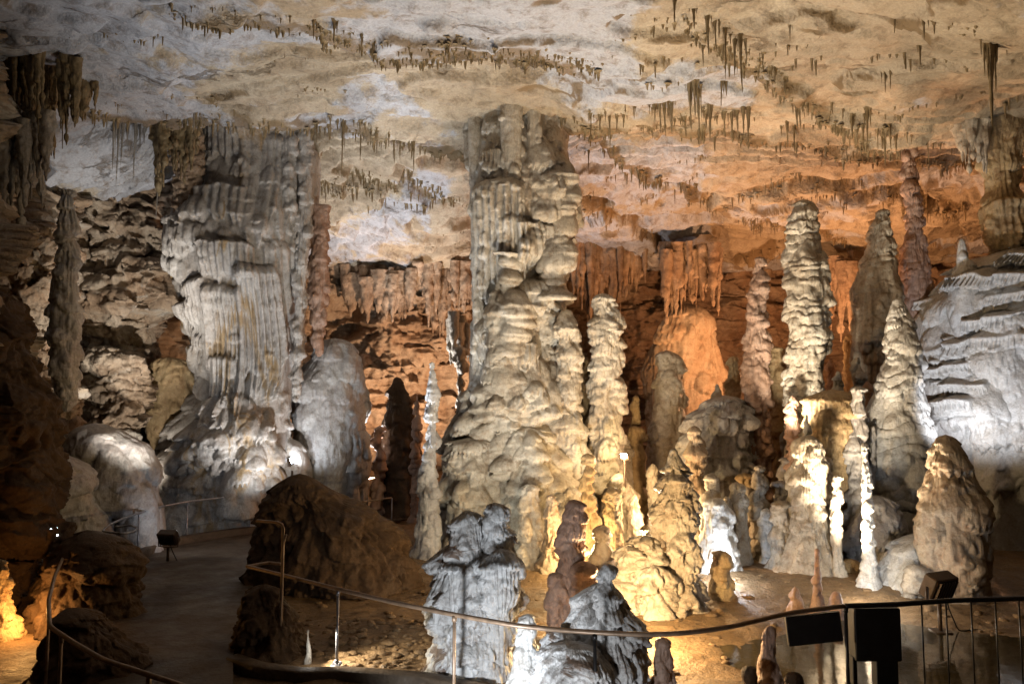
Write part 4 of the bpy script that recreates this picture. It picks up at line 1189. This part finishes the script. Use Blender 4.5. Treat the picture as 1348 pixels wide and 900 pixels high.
# ------------------------------------------------------------------ walkway
outer = [ground_at(*p)[:2] for p in ((112, 782), (84, 830))] + [(-5.7, 8.9), (-5.0, 7.8), (-4.2, 6.6), (-3.6, 5.0), (-3.4, 2), (-3.4, -6)]
outer = [ground_at(*p)[:2] for p in ((560, 668), (480, 682), (400, 692), (335, 704), (290, 710), (240, 718), (200, 730), (176, 744))] + outer
inner = [ground_at(*p)[:2] for p in ((575, 674), (520, 690), (440, 706), (380, 722), (345, 740), (335, 770), (318, 820), (306, 870))] + [(-2.9, 8.0), (-2.3, 6.6), (-1.4, 5.0), (-0.6, 2), (-0.6, -6)]


A_, B_ = resample(outer, 160), resample(inner, 160)
w = np.linspace(0, 1, 40)[None, :, None]
G = A_[:, None, :] * (1 - w) + B_[:, None, :] * w
zz = 0.07 + 0.012 * fbm(G[..., 0] * 1.2, G[..., 1] * 1.2, 0.3, 4, 7)
zz = np.maximum(zz, 0)
mb = MB()
mb.add(np.concatenate([G, zz[..., None]], -1), grid_faces(160, 40))
tag(mb.build('walkway', M['path']), kind='structure')
kb = resample([ground_at(*p)[:2] for p in ((560, 668), (480, 682), (400, 692), (335, 704), (290, 710), (240, 718), (200, 730), (176, 744))], 120)
tn = np.gradient(kb, axis=0)
tn /= np.linalg.norm(tn, axis=1)[:, None]
nn_ = np.column_stack([-tn[:, 1], tn[:, 0]])
prof = [(-0.1, -0.1), (-0.1, 0.2), (-0.07, 0.23), (0.07, 0.23), (0.1, 0.2), (0.1, -0.1)]
V = np.array([[(*(kb[i] + nn_[i] * a), zb) for a, zb in prof] for i in range(len(kb))])
mb = MB()
mb.add(V, grid_faces(len(kb), 6))
tag(mb.build('kerb', M['path']), kind='structure')
kb = resample([ground_at(*p)[:2] for p in ((306, 872), (340, 884), (400, 892), (450, 890), (560, 898), (640, 915))], 60)
tn = np.gradient(kb, axis=0)
tn /= np.linalg.norm(tn, axis=1)[:, None]
nn_ = np.column_stack([-tn[:, 1], tn[:, 0]])
V = np.array([[(*(kb[i] + nn_[i] * a), zb * 0.45) for a, zb in prof] for i in range(len(kb))])
mb = MB()
mb.add(V, grid_faces(len(kb), 6))
tag(mb.build('kerb', M['path']), kind='structure')

# ------------------------------------------------------------------ railings
def rail_pt(px, py, h=1.0):
    return ground_at(px, py, h)


def smooth3(pts, n):
    return resample(pts, n)


def railing(label, rail_px, posts_px, h=1.0, rr=0.024, mats=('rail', 'steel'), extra_tube=(), balusters=(), group=None, n=90, post_mats=None):
    top = [rail_pt(px, py, h) for px, py in rail_px]
    o = empty('railing', (top[0][0], top[0][1], 0), label, 'railing', group)
    mb = MB()
    mb.tube(resample(top, n), rr, 10)
    shift(mb.build('handrail', M[mats[0]]), o)
    for k, (px, py) in enumerate(posts_px):
        x, y, z = rail_pt(px, py, h)
        mb = MB()
        mb.tube([(x, y, -0.1), (x, y, 0.3), (x, y, z - 0.005)], rr * 0.72, 8)
        mb.tube([(x, y, z - 0.07), (x, y, z - 0.015)], rr * 1.02, 8)
        mb.tube([(x, y, 0.08), (x, y, 0.13)], rr * 1.05, 8)
        mb.box((x, y, 0.075), (0.12, 0.12, 0.016))
        for qx, qy in ((-.04, -.04), (.04, -.04), (.04, .04), (-.04, .04)):
            mb.tube([(x + qx, y + qy, 0.07), (x + qx, y + qy, 0.095)], 0.009, 6)
        shift(mb.build('post', M[post_mats[k] if post_mats else mats[1]]), o)
    for pts in extra_tube:
        mb = MB()
        mb.tube(resample(pts, 40), rr * 0.85, 8)
        shift(mb.build('side_bar', M[mats[0]]), o)
    for (px, py) in balusters:
        x, y, z = rail_pt(px, py, h)
        mb = MB()
        mb.tube([(x, y, 0.0), (x, y, z)], 0.010, 6)
        shift(mb.build('baluster', M['dark']), o)
    return o


c0 = rail_pt(325, 745)
front = railing('long bent brown handrail on thin posts curving across the foreground', [(325, 745), (370, 756), (445, 775), (520, 793), (600, 809), (680, 823), (740, 829), (785, 832), (850, 835), (900, 833), (960, 825), (1040, 806), (1111, 797)],
                [(445, 775), (598, 809), (783, 832)], post_mats=['steel', 'rail', 'dark'], rr=0.026,
                extra_tube=[[c0, (c0[0] + 0.25, c0[1] + 0.2, c0[2] + 0.01), rail_pt(370, 742)]])
# tall bent post
px_, py_, _ = ground_at(369, 862)
mb = MB()
tp = at(368, 690, py_)
mb.tube([(px_, py_, -0.1), (px_, py_, 0.8), (px_, py_, tp[2] - 0.05), (px_ - 0.02, py_, tp[2]), (px_ - 0.1, py_ + 0.05, tp[2] + 0.02), at(338, 685, py_ + 0.3)], 0.021, 8)
mb.tube([at(370, 735, py_), at(373, 715, py_), at(377, 703, py_)], 0.014, 6)
mb.box((px_, py_, 0.08), (0.12, 0.12, 0.02))
p = mb.build('rail_post', M['rail'])
tag(p, 'tall brown post bent over at the top beside the front handrail corner', 'post')

gate = railing('dark gate-like railing with thin upright bars at the lower right', [(1113, 797), (1180, 795), (1250, 790), (1348, 787), (1420, 785)], [(1113, 797)], mats=('dark', 'dark'), rr=0.03,
               balusters=[(1213, 793), (1245, 791), (1278, 790), (1310, 789), (1341, 788), (1373, 787), (1405, 786)])
railing('brown handrail along the near left edge of the path bending towards the viewer', [(113, 711), (84, 732), (72, 758), (64, 790), (65, 824), (98, 846), (136, 868), (191, 886), (231, 899), (300, 922)],
        [(111, 712), (84, 732), (65, 800), (81, 836), (196, 888)], mats=('rail', 'rail'))
loop = [rail_pt(145, 690), (rail_pt(145, 690)[0] - 0.05, rail_pt(145, 690)[1] - 0.2, 0.9), rail_pt(160, 702, 0.92), rail_pt(176, 700, 0.92), rail_pt(181, 695, 0.93), rail_pt(172, 691, 0.93), rail_pt(150, 693, 0.93)]
railing('curved steel railing along the far kerb of the path under the grey column', [(145, 690), (160, 683), (183, 675), (215, 666), (247, 660), (290, 655), (330, 652), (365, 648)], [(183, 675), (247, 660), (330, 652)], mats=('steel', 'steel'), extra_tube=[loop])
railing('thin railing far back beyond the clay boulder, upper one', [(420, 640), (450, 636), (480, 630), (510, 626), (543, 621)], [(480, 630), (502, 627), (530, 623)], rr=0.02, mats=('rail', 'rail'))
railing('thin railing far back beyond the clay boulder, lower one', [(440, 665), (480, 660), (515, 655)], [(516, 655)], rr=0.02, mats=('rail', 'steel'))

# dark equipment panel on the front railing
base = rail_pt(1112, 797)
e = empty('equipment_cabinet', (base[0] + 0.35, base[1] - 0.12, 0), 'black cabinet and side board fixed to the front railing at its corner', 'cabinet')
from mathutils import Matrix
y_ = base[1] + 0.17
p0, p1 = at(1040, 812, y_ - 0.15), at(1107, 845, y_)
mb = MB()
w_, h_ = p1[0] - p0[0], at(1040, 808, y_)[2] - at(1040, 845, y_)[2]
mb.box(((p0[0] + p1[0]) / 2, y_ - 0.02, (at(1070, 806, y_)[2] + at(1070, 846, y_)[2]) / 2), (w_, 0.05, h_ * 1.05), Matrix.Rotation(-0.10, 4, 'Y'), bev=0.008)
shift(mb.build('side_board', M['dark'], smooth=False), e)
a0, a1 = at(1119, 797, y_), at(1182, 866, y_)
mb = MB()
mb.box(((a0[0] + a1[0]) / 2, y_, (a0[2] + a1[2]) / 2), (a1[0] - a0[0], 0.22, a0[2] - a1[2]), bev=0.012)
shift(mb.build('cabinet_body', M['dark'], smooth=False), e)
for xl, xr in ((1150, 1182), (1119, 1128)):
    a0, a1 = at(xl, 862, y_), at(xr, 960, y_)
    mb = MB()
    mb.box(((a0[0] + a1[0]) / 2, y_, a0[2] / 2), (a1[0] - a0[0], 0.14, a0[2]), bev=0.006)
    shift(mb.build('leg', M['dark'], smooth=False), e)


# ------------------------------------------------------------------ lamps and added lights
def look(o, target):
    v = Vector(target) - Vector(o.location)
    o.rotation_euler = v.to_track_quat('-Z', 'Y').to_euler()


def spot(loc, target, W, col, size=100, blend=0.6, rad=0.08):
    L = bpy.data.lights.new('lamp_or_added_light', 'SPOT')
    L.energy = W
    L.color = col
    L.spot_size = math.radians(size)
    L.spot_blend = blend
    L.shadow_soft_size = rad
    o = bpy.data.objects.new('lamp_or_added_light', L)
    COL.objects.link(o)
    o.location = loc
    look(o, target)
    return o


def point(loc, W, col, rad=0.08):
    L = bpy.data.lights.new('lamp_or_added_light', 'POINT')
    L.energy = W
    L.color = col
    L.shadow_soft_size = rad
    o = bpy.data.objects.new('lamp_or_added_light', L)
    COL.objects.link(o)
    o.location = loc
    return o


def floodlight(loc, target, label, glass, s=0.3):
    """housing with glass, hinged on a bracket that stands on a foot plate"""
    e = empty('floodlight', (loc[0], loc[1], 0), label, 'floodlight')
    q = (Vector(target) - Vector(loc)).to_track_quat('-Z', 'Y').to_matrix().to_4x4()
    mb = MB()
    mb.box((0, 0, 0), (s, s * 0.72, s * 0.45), taper=1.0, bev=0.02)
    V = np.concatenate(mb.V) @ np.array(q.to_3x3()).T + np.array(loc)
    mb.V = [V]
    shift(mb.build('housing', M['housing'], smooth=False), e)
    mb = MB()
    mb.box((0, 0, -s * 0.235), (s * 0.84, s * 0.56, 0.012))
    mb.V = [np.concatenate(mb.V) @ np.array(q.to_3x3()).T + np.array(loc)]
    shift(mb.build('glass', glass, smooth=False), e)
    mb = MB()
    z0 = float(Hg(np.array([loc[0]]), np.array([loc[1]]))[0])
    mb.tube([(loc[0], loc[1], z0 - 0.05), (loc[0], loc[1], loc[2] - s * 0.5)], 0.03, 8)
    mb.box((loc[0], loc[1], z0 + 0.06), (0.24, 0.24, 0.03))
    shift(mb.build('stand', M['housing']), e)
    mb = MB()
    r3 = np.array(q.to_3x3())
    ax = r3 @ np.array([1.0, 0, 0])
    c = np.array(loc)
    dn = np.array([0, 0, -s * 0.5])
    mb.tube([c + ax * s * 0.5, c + ax * s * 0.55, c + ax * s * 0.55 + dn * 0.9, c + dn, c - ax * s * 0.55 + dn * 0.9, c - ax * s * 0.55, c - ax * s * 0.5], 0.014, 6)
    shift(mb.build('bracket', M['housing']), e)
    mb = MB()
    for k in range(-3, 4):
        mb.box((k * s * 0.12, 0, s * 0.25), (0.012, s * 0.6, s * 0.10))
    mb.V = [np.concatenate(mb.V) @ r3.T + c]
    mb.F = [np.concatenate(mb.F)]
    shift(mb.build('heat_sink', M['housing'], smooth=False), e)
    mb = MB()
    p0 = c + r3 @ np.array([0.05, 0, s * 0.22])
    mb.tube(resample([p0, p0 + np.array([0.05, 0.1, -0.25]), (p0[0] + 0.2, p0[1] + 0.1, z0 + 0.05), (p0[0] + 0.7, p0[1] + 0.3, z0 + 0.03)], 24), 0.010, 6)
    shift(mb.build('cable', M['dark']), e)
    return e


COOL = (0.80, 0.88, 1.0)
NEUT = (1.0, 0.93, 0.82)
WARM = (1.0, 0.72, 0.36)
ORNG = (1.0, 0.42, 0.14)
g_cool = emit('cool_lamp_glass', (0.75, 0.85, 1.0), 30)
g_warm = emit('warm_lamp_glass', (1.0, 0.85, 0.62), 120)

# ceiling wash from behind the clay boulder
spot((-3.9, 16.2, 0.6), (-1.4, 14.0, 10.0), 1500, (0.80, 0.88, 1.0), 90, 0.7, 0.15)
# wash for the ceiling far behind the grey mound
spot((-4.4, 23.2, 0.8), (-2.4, 21.8, 9.0), 4200, (0.95, 0.94, 0.96), 110, 0.7, 0.15)
# lamp behind the chunky stalagmite, washing the middle column and the ceiling
spot((-0.35, 11.9, 0.6), (0.3, 16.0, 9.0), 1450, (0.97, 0.95, 0.88), 120, 0.9, 0.12)
spot((-0.5, 13.6, 0.5), (-0.5, 18.0, 1.6), 110, (0.97, 1.0, 0.90), 90, 0.9, 0.08)
# warm key behind the slim banded stalagmite
point((1.6, 10.5, 0.6), 430, (1.0, 0.70, 0.36), 0.08)
L2c = at(762, 740, 14.6)
point((L2c[0], L2c[1], 0.6), 110, WARM, 0.08)
L2d = at(870, 680, 15.2)
point((L2d[0], L2d[1], 1.0), 170, (1.0, 0.64, 0.32), 0.08)
spot((2.2, 13.6, 0.5), (4.2, 13.6, 10.0), 1700, (1.0, 0.78, 0.52), 115, 0.8, 0.12)
# white lamp at the foot of the right hand group
L3 = at(1122, 775, 12.7)
point((L3[0] + 0.2, L3[1] - 0.3, 0.3), 30, NEUT, 0.06)
spot((L3[0], L3[1] + 0.2, 0.4), (7.2, 14.6, 9.5), 1700, (1.0, 0.80, 0.56), 86, 0.8, 0.1)
spot((L3[0], L3[1] + 0.2, 0.4), (8.3, 17.5, 6.0), 360, (1.0, 0.86, 0.66), 54, 0.9, 0.08)
# bluish lamp hidden behind the peg
L4 = at(952, 740, 13.4)
point((L4[0], L4[1], 0.45), 55, COOL, 0.05)
# cool lamp before the terraces
L5 = at(1245, 600, 14.0)
spot((8.15, 14.0, 2.4), at(1335, 430, 17.3), 520, (0.90, 0.92, 1.0), 78, 0.8, 0.1)
# orange lamps in the back
L6 = at(900, 600, 22.0)
spot((L6[0], L6[1], 1.6), (L6[0] + 2.0, L6[1] + 1.6, 9.0), 2300, (1.0, 0.50, 0.22), 128, 0.7, 0.15)
L6b = at(1110, 500, 24.0)
point(L6b, 1500, (1.0, 0.48, 0.22), 0.15)
L7 = at(585, 640, 25.0)
spot((L7[0], L7[1], 1.0), at(500, 470, 28.5), 2200, (1.0, 0.66, 0.42), 110, 0.7, 0.12)
# added spots with no fixture, brightening the broken block at the left
spot((-6.4, 14.3, 1.2), (-11.4, 20.5, 7.4), 2300, (1.0, 0.93, 0.84), 50, 1.0, 0.08)
spot((-9.2, 18.2, 1.3), (-11.2, 21.0, 3.6), 130, (1.0, 0.90, 0.78), 130, 0.9, 0.06)
spot((5.4, 15.0, 2.6), (7.8, 17.6, 6.0), 620, (1.0, 0.90, 0.72), 74, 1.0, 0.08)  # added spot with no fixture, brightens the ribbed and cone-shaped stalagmites
spot((-3.0, 15.0, 0.6), (-0.9, 18.0, 5.0), 420, (0.88, 0.93, 1.0), 80, 0.9, 0.1)  # added cool spot, no fixture, cools the left side of the middle column
spot((-5.3, 17.3, 0.6), (-6.9, 20.0, 5.2), 620, (0.95, 0.95, 0.97), 95, 0.9, 0.08)  # added raking spot, no fixture, brings out relief on the grey column
# front cool lamp
spot((-0.75, 7.25, 0.35), (-0.1, 10, 1.2), 190, (0.84, 0.91, 1.0), 100, 0.6, 0.06)
spot((0.35, 6.6, 0.3), (1.3, 8.6, 0.7), 85, (0.88, 0.93, 1.0), 90, 0.6, 0.06)

# visible lamps
f1 = at(66, 701, 12.5)
floodlight(f1, (f1[0] + 1.0, f1[1] - 0.8, f1[2] + 0.3), 'floodlight shining beside the orange-brown boulder, its glass turned to the path', g_cool, 0.22)
spot((f1[0] + 0.35, f1[1] + 0.2, f1[2] + 0.05), at(300, 440, 18), 220, (0.88, 0.92, 1.0), 60, 1.0, 0.07)
f2 = at(222, 702, 15.7)
floodlight((f2[0], f2[1], 0.55), (f2[0] + 0.3, f2[1] + 2, 1.7), 'brown floodlight seen from behind inside the curved railing', g_cool, 0.40)
spot((f2[0] + 0.05, f2[1] + 0.1, 0.75), at(318, 240, 18.0), 460, (0.92, 0.93, 0.97), 78, 1.0, 0.07)
f3 = at(385, 607, 19.9)
floodlight((f3[0], f3[1], f3[2]), (f3[0] + 0.8, f3[1] - 0.6, f3[2] + 0.5), 'floodlight glinting between the grey column and the domed grey mound', g_cool, 0.26)
spot((f3[0] + 0.1, f3[1] - 0.25, f3[2]), at(440, 540, 21.2), 40, COOL, 130, 0.7, 0.06)
f4 = at(822, 600, 16.4)
floodlight((f4[0], f4[1], f4[2]), (f4[0] - 0.7, f4[1] - 1.2, f4[2] + 0.1), 'small dazzling lamp between the ivory column-like stalagmite and the smooth tan one', g_warm, 0.16)
point((f4[0] - 0.1, f4[1] - 0.25, f4[2]), 60, WARM, 0.05)
f5 = at(411, 846, 9.75)
spot((f5[0], f5[1], 0.42), (f5[0] + 0.9, f5[1] + 0.15, -0.05), 130, (1.0, 0.88, 0.68), 95, 0.8, 0.04)
point((f5[0] - 0.02, f5[1] - 0.05, 0.2), 1.2, (1.0, 0.95, 0.85), 0.03)
f6 = at(1236, 782, 11.4)
floodlight((f6[0], f6[1], 0.62), (f6[0] - 0.9, f6[1] + 2, 1.6), 'brown tilted floodlight casing before the beehive-shaped stalagmite', g_cool, 0.5)
f7 = at(34, 806, 11.0)
point((f7[0], f7[1], 0.35), 34, (1.0, 0.5, 0.15), 0.06)

# ------------------------------------------------------------------ world, camera, render
wd = bpy.data.worlds.new('World')
sc.world = wd
wd.use_nodes = True
bg = wd.node_tree.nodes['Background']
bg.inputs[0].default_value = (0.5, 0.45, 0.4, 1)
bg.inputs[1].default_value = 0.004

cam = bpy.data.cameras.new('camera')
cam.lens = LENS
cam.sensor_width = 36
cam.clip_end = 300
co = bpy.data.objects.new('camera', cam)
COL.objects.link(co)
co.location = (0, 0, CAMZ)
co.rotation_euler = (math.radians(90) + PITCH, 0, 0)
sc.camera = co
sc.view_settings.view_transform = 'Standard'
sc.view_settings.look = 'None'
sc.view_settings.exposure = 0.25
sc.view_settings.gamma = 1
sc.cycles.use_denoising = True
sc.cycles.max_bounces = 6
sc.cycles.diffuse_bounces = 1
